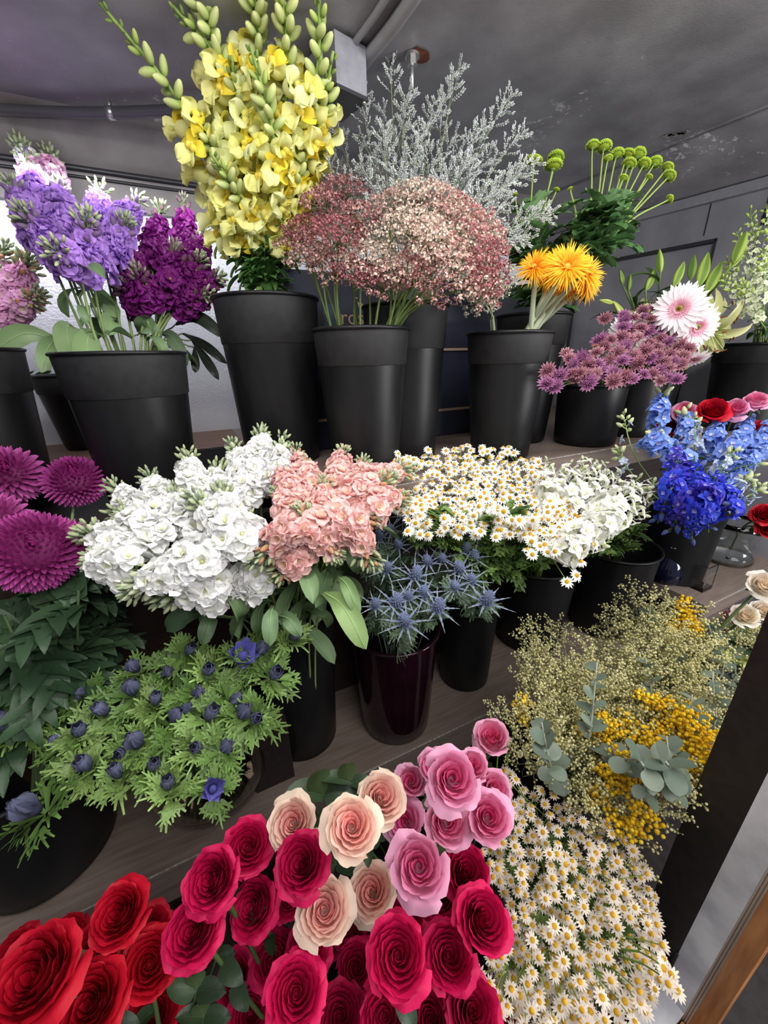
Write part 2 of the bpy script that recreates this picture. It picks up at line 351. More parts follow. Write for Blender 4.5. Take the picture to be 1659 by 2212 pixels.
def rose_mesh(cin, cout, n=30, R=.030, H=.042, seed=0, open_=1.0, cup=.0, mi=2):
    r_ = random.Random(seed); mb = MB(); cin = np.asarray(cin, float); cout = np.asarray(cout, float)
    for i in range(n):
        f = i/(n-1); r0 = R*(.06+.86*f**.8); phi = i*2.39996+r_.uniform(-.25, .25)
        w = (2.9-1.0*f)*r_.uniform(.88, 1.1); outer = max(0, f-.72)/.28
        hh = H*(.86+.14*math.sin(f*PI)-.16*f**3)*r_.uniform(.97, 1.03); curl = R*(.03+.13*f+.17*outer**1.5*open_)*r_.uniform(.6, 1.3); drop = H*(.02+.05*f+.30*outer**1.5*open_)*r_.uniform(.6, 1.3)
        nu, nv = 8, 16; P = np.zeros((nu+1, nv+1, 3)); C = np.zeros((nu+1, nv+1, 3)); ph = r_.uniform(0, 6.28); amp = R*(.016+.052*f); pt = r_.uniform(0, 1)*(.4+.6*f)
        for a in range(nu+1):
            h = a/nu; k2 = max(0, h-.6)**2/.16
            for b in range(nv+1):
                v = 2*b/nv-1; edge = (1-abs(v)**3*.34)
                rad = r0*(.22+.78*math.sin(min(1, h*1.15)*PI/2)**.85) + curl*k2*(1.15-.5*v*v) + v*r0*.12*h + (R*.012)*(v+1)
                wob = math.sin(ph+v*6+h*2)*.5+math.sin(ph*3+v*14)*.35+math.sin(ph*5+v*27)*.2; rad += amp*wob*h*h
                z = hh*h*edge - drop*k2*(1.1-.6*v*v) + amp*.7*math.sin(ph*2+v*8)*h*h + H*.05*pt*math.exp(-(v*4)**2)*k2
                rad += R*.07*pt*math.exp(-(v*4)**2)*k2
                an = phi+v*w*.5*(.5+.5*math.sin(min(1, h*1.1)*PI/2))
                P[a, b] = (rad*math.cos(an), rad*math.sin(an), z)
                k = min(1, f**1.2*.8+.35*max(0, h-.75)*4*f); C[a, b] = cin*(1-k)+cout*k
        mb.grid(P, C, mi)
    mb.blob((0, 0, H*.02), (R*.5, R*.5, H*.30), cout, seg=12, rings=5, m=mi)
    mb.blob((0, 0, -.003), (R*.26, R*.26, R*.22), G_LEAF, seg=10, rings=5, m=3)
    for i in range(5): petal(mb, R*.9, R*.3, -10, -60, i*1.257, G_LEAF, G_DARK, 4, 2, .2, oval, r0=R*.15, z0=-.001, m=1)
    return mb
def pompom(n, R, L, wd, cin, cout, flat=.6, amax=112, cup=1.2, m=0, nu=3, nv=2, open_=0):
    """ball of short spooned petals set on a dome"""
    mb = MB(); cin = np.asarray(cin, float); cout = np.asarray(cout, float)
    for i in range(n):
        f = (i+.5)/n; th = amax*D2R*f**.55; a = i*2.39996; rb = R*.80
        pos = Vector((rb*math.sin(th), 0, rb*flat*(math.cos(th)-math.cos(amax*D2R)*0))); e = 90-math.degrees(th)*(1.0+open_*.15)+18*(1-f)
        g = MB(); l = L*(.75+.35*f)*rnd(.88, 1.12); c = cin*(1-f)+cout*f
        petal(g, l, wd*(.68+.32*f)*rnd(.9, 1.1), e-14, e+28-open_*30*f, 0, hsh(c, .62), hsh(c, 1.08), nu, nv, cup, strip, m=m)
        mb.add(g, Matrix.Rotation(a, 4, 'Z') @ Matrix.Translation(pos-Vector((l*.25, 0, 0))) @ Matrix.Rotation(rnd(-.15, .15), 4, 'X'))
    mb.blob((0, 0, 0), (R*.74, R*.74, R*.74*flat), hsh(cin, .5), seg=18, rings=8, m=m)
    mb.blob((0, 0, -R*flat*.7), (R*.3, R*.3, R*.16), G_LEAF, seg=12, rings=4, m=3)
    return mb
def phyllo(n, R, Lmin, Lmax, wd, cin, cout, eout=-25, ein=88, cup=.9, curve=25, m=0, H=.4, nu=3, nv=2, prof=spoon, power=1.0):
    mb = MB()
    for i in range(n):
        f = ((i+.5)/n)**power; a = i*2.39996; r = R*.42*math.sqrt(f); e = ein+(eout-ein)*f**1.1
        L = Lmin+(Lmax-Lmin)*f**.8; z = R*H*(1-f)**.8*.5
        petal(mb, L*rnd(.92, 1.08), wd*(.6+.4*f)*rnd(.9, 1.1), e, e+curve*(1-.3*f), a, hsh(np.array(cin)*(1-f)+np.array(cout)*f, .75), np.array(cin)*(1-f)+np.array(cout)*f, nu, nv, cup, prof, r0=r, z0=z, m=m)
    mb.blob((0, 0, -R*.02), (R*.4, R*.4, R*.16), G_LEAF, seg=12, rings=4, m=3)
    return mb
def t_daisy(seed, cw=None, s=1.0, back=0):
    mb = MB(); n = random.choice((12, 13, 14, 15)); w = lin(250, 248, 242) if cw is None else cw
    for i in range(n):
        petal(mb, .0086*s*rnd(.82, 1.1), .0031*s, 10+back+rnd(-14, 8), -14+back+rnd(-22, 12), 2*PI*(i+rnd(-.2, .2))/n, w, hsh(w, rnd(.92, 1.03)), 3, 2, .25, strip, r0=.0026*s)
    mb.blob((0, 0, -.001*s), (.003*s, .003*s, .0022*s), G_STEM, seg=8, rings=3, m=3)
    d = MB(); d.blob((0, 0, .0005*s), (.0036*s, .0036*s, .0026*s), [lin(214, 158, 26), lin(238, 200, 64)], seg=12, rings=5, m=2)
    for i in range(26):
        a = i*2.4; r = .0033*s*math.sqrt(i/26); d.blob((r*math.cos(a), r*math.sin(a), .0005*s+.0028*s*math.sqrt(max(0, 1-(r/.0036/s)**2))), (.00055*s,)*3, lin(235, 180, 30), seg=4, rings=2, m=2)
    return ('flower_head', mb.mesh('flower_head'), [('disc', d.mesh('disc'))])
def t_delph(c1, c2, eye, s=1.0, open_=1.0):
    mb = MB()
    for i in range(5): petal(mb, .0155*s*rnd(.9, 1.1), .0135*s, 40-15*open_+rnd(-10, 10), 5-10*open_+rnd(-12, 12), 2*PI*i/5+rnd(-.12, .12), c2, c1, 4, 3, .35, oval, r0=.001, ruf=.03)
    for i in range(4): petal(mb, .006*s, .0055*s, 60, 30, PI/4+PI*i/2, eye, eye, 3, 2, .3, spoon)
    mb.tube([(0, 0, 0), (-.004*s, 0, -.007*s), (-.012*s, 0, -.010*s)], [.0022*s, .0016*s, .0006*s], c2, 5, 0)
    return ('floret', mb.mesh('floret'), [])
def t_snap(c_tube, c_lip, s=1.0):
    mb = MB(); P = np.zeros((7, 10, 3)); C = np.zeros((7, 10, 3)); hi = hsh(c_tube, 1.06)
    for i in range(7):     # inflated tube
        t = i/6; r = .0068*s*(1.0+.5*math.sin(PI*t*.9)); z = .020*s*t
        for j in range(10):
            a = 2*PI*j/10; P[i, j] = (r*math.cos(a)*1.1, r*math.sin(a), z); C[i, j] = c_tube
    mb.grid(P, C, 0, True)
    for a in (-.62, .62): petal(mb, .023*s*rnd(.9, 1.1), .023*s, 95, 15+rnd(-15, 15), PI+a, c_tube, hi, 6, 5, .5, spoon, r0=.002*s, z0=.016*s, ruf=.14)
    for a in (-1.0, 0, 1.0): petal(mb, .020*s*rnd(.85, 1.1), .018*s, 40+rnd(-10, 10), -95+rnd(-20, 15), a, c_lip, hsh(c_lip*.75+c_tube*.25, 1.0), 6, 4, .5, spoon, r0=.004*s, z0=.017*s, ruf=.12)
    for q in (-1, 1): mb.blob((.005*s, q*.0035*s, .0205*s), (.0052*s, .0048*s, .0045*s), hsh(c_lip*.7+c_tube*.3, 1.0), seg=8, rings=5)
    for i in range(5): petal(mb, .009*s, .007*s, 60, 75, i*1.257, G_LIME, G_LEAF, 3, 2, .4, oval, r0=.002*s, z0=-.003*s, m=1)
    return ('floret', mb.mesh('floret'), [])
def t_snapbud(c1, c2, s=1.0):
    mb = MB(); mb.blob((0, 0, .010*s), (.0055*s, .0050*s, .0115*s), [c1, c2], (0.2, 0, 1), 8, 6, 0, prof=lambda t: math.sin(PI*t**.85)*(1+.15*t))
    for i in range(4): petal(mb, .009*s, .006*s, 65, 85, i*1.57, hsh(c1, .85), c1, 3, 2, .4, oval, r0=.002*s, z0=-.001*s, m=1)
    return ('bud', mb.mesh('bud'), [])
def umbel(cA, cB, R=.05, n=34, k=16, seed=0):
    """flat-topped lace head: rays, each ending in a small cluster of tiny blossoms"""
    r_ = random.Random(seed); mb = MB()
    for i in range(n):
        f = (i+.5)/n; a = i*2.39996; rr = R*math.sqrt(f)*r_.uniform(.9, 1.08); z = R*(.62-.25*f)+r_.uniform(-.004, .004); p = Vector((rr*math.cos(a), rr*math.sin(a), z))
        mb.tube([(0, 0, 0), (p.x*.45, p.y*.45, p.z*.6), p-Vector((0, 0, .006))], [.0007, .0005, .0004], lin(120, 120, 90), 3, caps=False)
        for j in range(k):
            d = Vector((r_.uniform(-1, 1), r_.uniform(-1, 1), r_.uniform(-.35, 1))).normalized(); q = p+d*.0075*r_.uniform(.55, 1.1)*R/.05
            c = np.array(cA) if r_.random() < .5 else np.array(cB); c = hsh(c, r_.uniform(.75, 1.2)); s = .0016*r_.uniform(.8, 1.3)
            M = align(d, r_.uniform(0, 3)); V = [q + M @ Vector((s*1.2*math.cos(t*PI/2.5)*(1 if t % 2 else 1), s*1.2*math.sin(t*PI/2.5), s*.3)) for t in range(5)] + [q - M @ Vector((0, 0, s*.6))]
            mb.raw(V, [(0, 1, 5), (1, 2, 5), (2, 3, 5), (3, 4, 5), (4, 0, 5)], c, 0)
    for i in range(8): petal(mb, R*.35, .003, 10, -30, i*.785, G_LEAF, G_LEAF, 3, 1, 0, strip, m=1)
    return mb
def fan_sprig(L=.08, lev=3, c_st=G_STEM, tipfn=None, seed=0, w=.6, n1=6, thick=.0008):
    """branching sprig: a main axis with side twigs; tipfn(mb, p, d) decorates the twigs"""
    r_ = random.Random(seed); mb = MB(); main = [Vector((0, 0, 0))]; d = Vector((0, 0, 1))
    for i in range(6): d = (d+Vector((r_.uniform(-.12, .12), r_.uniform(-.12, .12), 0))).normalized(); main.append(main[-1]+d*L/6)
    mb.tube(main, [thick*(1-.1*i) for i in range(7)], c_st, 4)
    for i in range(n1):
        t = .25+.75*(i+.5)/n1; p, dd = sample(main, t); a = i*2.4+r_.uniform(-.4, .4)
        side = Vector((math.cos(a), math.sin(a), 0)); e = (side*w+dd).normalized(); l2 = L*.45*(1.15-t*.7); q = p+e*l2
        q2 = q+(e+Vector((0, 0, .5))).normalized()*l2*.4
        mb.tube([p, q, q2], [thick*.6, thick*.5, thick*.4], c_st, 3, caps=False); tipfn(mb, [p, q, q2], r_)
    tipfn(mb, main[3:], r_)
    return mb
def tip_statice(mb, pts, r_):
    n = 18
    for i in range(n):
        p, d = sample(pts, .15+.75*i/n); a = (i % 2)*PI+r_.uniform(-.7, .7); s = align(d) @ Vector((math.cos(a), math.sin(a), .9)); q = p+s.normalized()*.0022
        c = lin(236, 238, 244) if r_.random() < .8 else lin(196, 192, 226); mb.blob(q+s.normalized()*.0018, (.0017, .0017, .0034), [lin(170, 180, 156), c], s, 5, 3, 0)
def tip_mimosa(cols, rad, n=12):
    def f(mb, pts, r_):
        for i in range(n):
            p, d = sample(pts, .1+.9*i/n); a = i*2.4+r_.uniform(-.4, .4); s = (align(d) @ Vector((math.cos(a), math.sin(a), .5))).normalized(); l = rad*r_.uniform(1.4, 3.2); q = p+s*l
            mb.tube([p, q], .0003, lin(150, 150, 100), 3, caps=False); r = rad*r_.uniform(.8, 1.25); mb.blob(q, (r, r, r), hsh(cols[r_.randrange(len(cols))], r_.uniform(.85, 1.1)), (0, 0, 1), 6, 4, 2)
    return f
def t_astrantia(c1, c2, s=1.0):
    mb = MB()
    for i in range(16): petal(mb, .017*s*rnd(.85, 1.1), .0055*s, 35+rnd(-12, 8), 18+rnd(-10, 10), 2*PI*i/16+rnd(-.1, .1), hsh(c2, .9), c1, 3, 2, .3, oval, r0=.0015)
    for i in range(46):
        a = i*2.4; f = (i+.5)/46; e = (85-60*f)*D2R; d = Vector((math.cos(a)*math.cos(e), math.sin(a)*math.cos(e), math.sin(e))); L = .012*s*rnd(.8, 1.1)
        mb.tube([(0, 0, .001), d*L], .0004*s, c2, 3, 0, False); mb.blob(d*L, (.0010*s,)*3, hsh(c1, rnd(.9, 1.5)), seg=4, rings=2)
    return ('flower_head', mb.mesh('flower_head'), [])
def t_eryngium(seed, s=1.0):
    r_ = random.Random(seed); cb = lin(120, 134, 170); cg = lin(160, 172, 180)
    mb = MB(); mb.blob((0, 0, .010*s), (.0072*s, .0072*s, .012*s), [lin(100, 110, 130), lin(130, 142, 172)], seg=12, rings=8)
    for i in range(90):
        f = (i+.5)/90; z = -math.cos(PI*(.15+.8*f)); a = i*2.39996; rr = math.sqrt(max(0, 1-z*z)); p = Vector((.0072*s*rr*math.cos(a), .0072*s*rr*math.sin(a), .010*s+.012*s*z)); d = Vector((p.x, p.y, (p.z-.010*s)*.7)).normalized()
        mb.tube([p, p+d*.0026*s], [.0008*s, .0001], hsh(lin(140, 152, 188), r_.uniform(.7, 1.3)), 4, 0, False)
    br = MB()
    for i in range(9):
        a = 2*PI*i/9+r_.uniform(-.15, .15); L = .032*s*r_.uniform(.8, 1.15); e = r_.uniform(5, 28)
        def pr(u): return (1-u)*(.45+.55*abs(math.sin(u*PI*4)))+.02
        petal(br, L, .0055*s, e, e-10, a, cb, cg, 16, 2, .5, pr, r0=.004*s, z0=0)
    return ('flower_head', mb.mesh('flower_head'), [('bract_collar', br.mesh('bract_collar'))])
def ruff(c, s=1.0, n=7, seed=0, e=20):
    r_ = random.Random(seed); mb = MB()
    for i in range(n):
        a = 2*PI*i/n+r_.uniform(-.35, .35); e0 = e+r_.uniform(-32, 40); L = .036*s*r_.uniform(.65, 1.25); cc = hsh(c, r_.uniform(.72, 1.2)); bend = r_.uniform(-45, 15); tw = Matrix.Rotation(r_.uniform(-.6, .6), 4, 'X')
        g = MB(); petal(g, L*.6, .010*s, e0, e0+bend*.5, 0, hsh(cc, 1.15), cc, 4, 2, .5, lambda u: .35+.65*u, m=1)
        er = (e0+bend*.25)*D2R; bx = L*.5*math.cos(er); bz = L*.5*math.sin(er)
        for k in range(6):
            v = (k-2.5)/2.5; l2 = L*(.75-.28*abs(v))*r_.uniform(.75, 1.25); t = MB(); petal(t, l2, .0054*s*r_.uniform(.7, 1.1), e0+bend*.5+r_.uniform(-14, 14), e0+bend*.5-20+r_.uniform(-45, 35), 0, cc, hsh(cc, 1.28), 6, 1, 0, lambda u: (1-u**2.5)*.75+.1+.3*max(0, math.sin(u*8)), m=1)
            for q in (-1, 1):
                t2 = MB(); petal(t2, l2*.38, .0026*s, e0+bend*.5, e0+bend, 0, cc, hsh(cc, 1.25), 3, 1, 0, strip, m=1)
                er2 = (e0+bend*.5)*D2R; t.add(t2, Matrix.Translation((l2*.5*math.cos(er2), 0, l2*.5*math.sin(er2))) @ Matrix.Rotation(q*.75+r_.uniform(-.2, .2), 4, 'Z'))
            g.add(t, Matrix.Translation((bx*(1-.25*abs(v)), v*.0042*s, bz*(1-.25*abs(v)))) @ Matrix.Rotation(v*.75+r_.uniform(-.12, .12), 4, 'Z'))
        mb.add(g, Matrix.Rotation(a, 4, 'Z') @ Matrix.Translation((.002*s, 0, 0)) @ tw)
    return mb
def bud_anemone(s=1.0, op=0.0, c1=lin(58, 62, 82), c2=lin(98, 102, 130)):
    mb = MB()
    for w in range(2):
        for i in range(4):
            a = 2*PI*i/4+w*.8; petal(mb, .028*s, .017*s, 62+8*w-30*op, 112+6*w-95*op, a, c1, hsh(c2, rnd(.8, 1.2)), 6, 4, 1.0-.5*op, spoon, r0=.0035*s, z0=.001, m=2)
    mb.blob((0, 0, .010*s), (.0065*s, .0065*s, .010*s), c1, seg=8, rings=5, m=2)
    return mb
def lily_open(c, s=1.0):
    mb = MB()
    for w in range(2):
        for i in range(3): petal(mb, .085*s, (.024 if w else .019)*s, 62, -48, 2*PI*i/3+w*PI/3, lin(190, 200, 110), c, 9, 4, .35, oval, r0=.003*s, z0=.001*w, ruf=.02)
    st = MB()
    for i in range(6):
        a = i*1.047+.3; d = Vector((math.cos(a)*.45, math.sin(a)*.45, 1)).normalized(); p = d*.055*s+Vector((math.cos(a), math.sin(a), 0))*.008*s
        st.tube([(0, 0, 0), d*.03*s, p], .0008*s, lin(190, 200, 140), 4); st.blob(p, (.0018*s, .0018*s, .006*s), lin(120, 62, 22), (math.cos(a+1.5), math.sin(a+1.5), .2), 6, 4, 2)
    st.tube([(0, 0, 0), (.002, .001, .06*s)], .0013*s, lin(200, 205, 140), 5); st.blob((.002, .001, .062*s), (.003*s, .003*s, .002*s), lin(180, 180, 120), seg=8, rings=3)
    return ('flower', mb.mesh('flower'), [('stamens', st.mesh('stamens'))])
def lily_bud(s=1.0, c0=lin(110, 140, 60), c1=lin(168, 190, 90)):
    mb = MB(); P = np.zeros((11, 18, 3)); C = np.zeros((11, 18, 3))
    for i in range(11):
        t = i/10; r = .0105*s*(math.sin(PI*t**.8)**.8*.95+.05) if 0 < t < 1 else .001
        for j in range(18):
            a = 2*PI*j/18; k = 1+.13*math.cos(3*a)
            P[i, j] = (r*k*math.cos(a), r*k*math.sin(a), .075*s*t); C[i, j] = c1 if math.cos(3*a) > -.3 else c0
    mb.grid(P, C, 0, True); return ('bud', mb.mesh('bud'), [])

# ------------------------------------------------------------------ the setting
Z1, Z2, Z3, ZC = -.24, -.85, -1.16, .56
def quad(V, name, mat): mb = MB(); mb.raw(V, [(0, 1, 2, 3)], (1, 1, 1)); return struct(name, mb, mat)
mb = MB(); mb.box((-2.2, 1.57, -1.3), (1.75, 1.62, .70)); struct('wall_back', mb, M_SILVER)
mb = MB(); mb.box((-2.2, 1.545, .40), (1.62, 1.57, .52)); struct('trim_1', mb, M_CEILB)             # grey band at the head of the back wall
mb = MB(); mb.tube([(-2.2, 1.535, .487), (1.6, 1.535, .478)], .007, (1, 1, 1), 8); mb.tube([(-2.2, 1.54, .470), (1.6, 1.54, .461)], .004, (1, 1, 1), 8); struct('trim_2', mb, M_DARKP, True)
mb = MB(); mb.box((-2.25, -.15, -1.3), (-2.2, 1.62, .70)); struct('wall_left', mb, M_PANEL)
# right wall, turned a little outwards, with a recessed framed panel
AW = math.atan(.16); WU = Vector((.158, -.9874, 0)); WN = Vector((-.9874, -.158, 0)); WO = Vector((1.60, 1.57, 0))
def wall_box(u0, u1, z0, z1, t0, t1):
    V = []
    for z in (z0, z1):
        for u, t in ((u0, t0), (u1, t0), (u1, t1), (u0, t1)): p = WO+WU*u+WN*t; V.append((p.x, p.y, z))
    return V
def wbox(mb, *a): V = wall_box(*a); mb.raw(V, [(0, 3, 2, 1), (4, 5, 6, 7), (0, 1, 5, 4), (1, 2, 6, 5), (2, 3, 7, 6), (3, 0, 4, 7)], (1, 1, 1))
mb = MB(); wbox(mb, -.3, 2.2, -1.3, .70, -.06, 0); struct('wall_right', mb, M_PANEL)
mb = MB(); wbox(mb, -.2, .185, -.24, .46, 0, .012); wbox(mb, .185, .675, .345, .46, 0, .012); wbox(mb, .675, 1.9, -.24, .46, 0, .012); struct('trim_3', mb, M_PANEL)
mb = MB(); wbox(mb, .185, .675, .335, .345, 0, .016); wbox(mb, .667, .675, -.24, .345, 0, .016); wbox(mb, .185, .191, -.24, .345, 0, .016); struct('trim_4', mb, M_DARKP)
mb = MB(); wbox(mb, -.1, 2.1, .452, .480, .0, .03); struct('trim_5', mb, M_BOX)
mb = MB(); wbox(mb, .63, .634, .36, .45, .012, .0135); wbox(mb, .78, .784, .2, .45, .012, .0135); struct('trim_6', mb, M_DARKP)
# ceiling: flat, sloping down to both walls
mb = MB()
A, B_, C_, D_ = (-2.2, 1.40, ZC), (1.38, 1.40, ZC), (1.50, -.15, ZC), (-2.2, -.15, ZC)
mb.raw([A, B_, C_, D_], [(0, 1, 2, 3)], (1, 1, 1)); struct('ceiling', mb, M_CEIL)
mb = MB(); mb.raw([(-2.2, 1.56, .485), (1.60, 1.56, .478), B_, A], [(0, 1, 2, 3)], (1, 1, 1)); struct('ceiling_cove_back', mb, M_CEILB)['kind'] = 'structure'
e0 = WO+WU*0; e1 = WO+WU*1.75
mb = MB(); mb.raw([(e0.x, e0.y, .478), (e1.x, e1.y, .478), C_, B_], [(0, 1, 2, 3)], (1, 1, 1)); struct('ceiling_cove_right', mb, M_CEIL)
mb = MB()    # raised sheet seam along the cove, and a lap joint across the ceiling
mb.tube([(1.375, 1.40, ZC-.001), (1.495, -.1, ZC-.001)], .004, (1, 1, 1), 6); mb.tube([onz(1110, 476, ZC-.03), onz(1659, 375, ZC-.03)], .0025, (1, 1, 1), 6)
struct('trim_7', mb, M_CEIL, True)
q = [onz(x, y, ZC-.012) for x, y in ((930, -60), (850, 55), (775, 150), (650, 330), (560, 440))]
mb = MB(); mb.tube(cat_curve(q, 12), .012, (1, 1, 1), 10); mb.tube([p+Vector((-.035, 0, .006)) for p in cat_curve(q, 12)], .006, (1, 1, 1), 8); struct('trim_8', mb, M_CEIL, True)
# peeling scar of paint
mb = MB(); r_ = random.Random(3)
for i in range(26):
    p = onz(1205+i*4.6+845-845, 603-i*1.1+r_.uniform(-5, 5), ZC-.0012) if False else onz(1432+i*2.3, 297-i*.55+r_.uniform(-3, 3), ZC-.0012)
    a = r_.uniform(0, 3); s = r_.uniform(.003, .010); mb.raw([p+Vector((s*math.cos(a+k*1.26)*1.3, s*math.sin(a+k*1.26)*.6, 0)) for k in range(5)], [(0, 1, 2, 3, 4)], (1, 1, 1))
o = struct('trim_9', mb, M_CHIP)
# shelves (tiers)
def board(x0, x1, y0, y1, z, th, name, mat=M_SHELF, face=None):
    mb = MB(); mb.box((x0, y0, z-th), (x1, y1, z), m=0)
    mb.box((x0, y0-.0008, z-.0018), (x1, y0+.0015, z+.0006), m=1)
    return struct(name, mb, [mat, M_CHIP])
board(.14, 1.74, .665, 1.56, Z1, .055, 'shelf_upper'); mb = MB(); mb.box((-2.0, 1.24, Z1-.006), (.14, 1.57, Z1)); struct('shelf_back_left', mb, M_WOODB)
mb = MB(); mb.box((-2.0, 1.235, Z1-.09), (.14, 1.25, Z1)); struct('trim_10', mb, M_DARKP)
board(-1.8, 1.9, .557, 1.0, Z2, .09, 'shelf_middle')
mb = MB(); mb.box((-1.8, .80, -.85), (1.9, .83, -.30)); struct('riser_upper', mb, M_RISER)
mb = MB(); mb.box((-1.8, .60, -1.3), (1.9, .63, -.94)); struct('riser_lower', mb, M_RISER)
mb = MB(); mb.box((-1.8, -.02, Z3-.04), (1.9, .62, Z3)); struct('shelf_lower', mb, M_JAMB)
mb = MB(); mb.box((1.265, .457, -.745), (1.9, .80, -.70), m=0); mb.box((1.264, .4562, -.7018), (1.9, .459, -.6994), m=1)
tag(obj('shelf_board', mb.mesh('shelf_board', [M_SHELF, M_CHIP], False)), 'short thick brown laminate board raised above the middle shelf at right, carrying small glass vases', 'board')
for x, lab in ((1.30, 'dark support block under the left end of the raised brown board'), (1.80, 'dark support block under the right end of the raised brown board')):
    mb = MB(); mb.box((x, .50, -.85), (x+.04, .80, -.745)); tag(obj('support_block', mb.mesh('support_block', [M_RISER], False)), lab, 'support')
# door jamb at the right: black post, steel strip, cream bead, orange wood casing
XP = .60
mb = MB(); mb.box((XP, .100, -1.10), (XP+.05, .158, .6)); struct('door_jamb', mb, M_JAMB)
mb = MB(); mb.box((XP, .062, -1.10), (XP+.05, .0995, .6)); mb.box((-1.6, .062, -1.115), (XP, .1, -1.095)); struct('trim_11', mb, M_STEEL)
mb = MB()
for k, y in enumerate((.061, .0575, .054)): mb.tube([(XP+.003, y, -1.2), (XP+.003, y, .6)], .0017, (1, 1, 1), 6)
struct('trim_12', mb, M_CREAMW, True)
mb = MB(); mb.box((XP+.002, .028, -1.2), (XP+.06, .0525, .6)); struct('trim_13', mb, M_ORW)
mb = MB(); mb.box((-3, -2.5, -1.78), (4, .05, -1.74)); struct('floor', mb, M_FLOOR)
mb = MB(); mb.box((-1.6, .045, -1.74), (XP, .06, -1.115)); struct('wall_front_base', mb, M_ORW)
mb = MB(); mb.box((XP-.012, .0985, -1.093), (XP+.0, .1015, -1.02)); mb.box((XP-.004, .098, -1.1), (XP+.001, .102, -.98)); struct('trim_14', mb, M_JAMB)

# ------------------------------------------------------------------ things on walls and ceiling
bx = empty('junction_box', (.44, 1.0, ZC-.05))
def tri_box(corners, z0, z1, mb, m=0):
    n = len(corners); V = [(x, y, z0) for x, y in corners]+[(x, y, z1) for x, y in corners]
    mb.raw(V, [tuple(range(n))[::-1], tuple(range(n, 2*n))]+[(i, (i+1) % n, n+(i+1) % n, n+i) for i in range(n)], (1, 1, 1), m)
pa = [onz(718, 82, ZC-.03), onz(797, 130, ZC-.03), onz(797, 158, ZC-.03), onz(705, 128, ZC-.03)]
a0 = onz(722, 70, ZC-.01); 
u = (onz(790, 108, ZC-.01)-a0); u = Vector((u.x, u.y, 0)); wv = Vector((u.y, -u.x, 0)).normalized()*-.10
cs = [a0, a0+u, a0+u+wv, a0+wv]; cs = [(c.x-.44, c.y-1.0) for c in cs]
mb = MB(); tri_box(cs, -.030, .045, mb); obj('body', mb.mesh('body', [M_BOX], False), bx)
ct = Vector((sum(c[0] for c in cs)/4, sum(c[1] for c in cs)/4, 0)); mb = MB(); tri_box([(ct.x+(c[0]-ct.x)*1.05, ct.y+(c[1]-ct.y)*1.05) for c in cs], -.036, -.030, mb); obj('cover', mb.mesh('cover', [M_DARKP], False), bx)
mb = MB()
for c in cs: mb.blob((ct.x+(c[0]-ct.x)*.9, ct.y+(c[1]-ct.y)*.9, -.037), (.004, .004, .003), (1, 1, 1), seg=8, rings=4)
obj('screw', mb.mesh('screw', [M_ZINC]), bx)
tag(bx, 'grey painted steel junction box under the ceiling, behind the yellow snapdragons', 'electrical box')
p = onz(890, 122, ZC-.004); rt = empty('threaded_rod', p)
mb = MB(); mb.tube([(0, 0, 0), (0, 0, -.055)], .0042, (1, 1, 1), 8); obj('rod', mb.mesh('rod', [M_ZINC]), rt)
mb = MB(); mb.tube([(0, 0, -.002), (0, 0, -.014)], .0105, (1, 1, 1), 6); mb.tube([(0, 0, .003), (0, 0, -.002)], .015, (1, 1, 1), 16); obj('nut', mb.mesh('nut', [M_ZINC], False), rt)
mb = MB(); r_ = random.Random(5); V = [(.012+.026*r_.uniform(.8, 1.2)*math.cos(k*PI/7), -.004+.022*r_.uniform(.8, 1.2)*math.sin(k*PI/7), .0025) for k in range(14)]; mb.raw(V, [tuple(range(14))], (1, 1, 1)); obj('rust_patch', mb.mesh('rust_patch', [M_RUST]), rt)
tag(rt, 'bare threaded metal rod with nut hanging from the ceiling above the misty white statice', 'rod')
q = [onz(x, y, ZC-.022) for x, y in ((-900, 130), (-600, 165), (-330, 200), (-160, 222), (0, 237), (120, 243), (240, 244), (380, 238), (480, 225), (600, 200), (700, 172))]
cd = empty('conduit', q[6]); mb = MB(); mb.tube([p-q[6] for p in cat_curve(q, 40)], .0115, (1, 1, 1), 12); obj('pipe', mb.mesh('pipe', [M_CONDUIT]), cd)
mb = MB(); dd = (q[7]-q[5]).normalized(); mb.tube([-dd*.007, dd*.007], .0135, (1, 1, 1), 12); mb.box((-.005, -.004, .0), (.005, .004, .03)); mb.blob((0, .0, .03), (.006, .006, .004), (1, 1, 1), seg=8, rings=4); obj('clamp', mb.mesh('clamp', [M_ZINC]), cd)
tag(cd, 'thin dark grey conduit pipe curving under the ceiling at upper left', 'pipe')
# round cap on the right wall
mb = MB(); c = WO+WU*.80+WN*.016; mb.blob((0, 0, 0), (.022, .022, .012), (1, 1, 1), WN, 20, 6); tag(obj('cover_cap', mb.mesh('cover_cap', [M_DARKP]), loc=(c.x, c.y, .375)), 'small dark round cap on the grey right wall beside the pale green spires', 'cap')
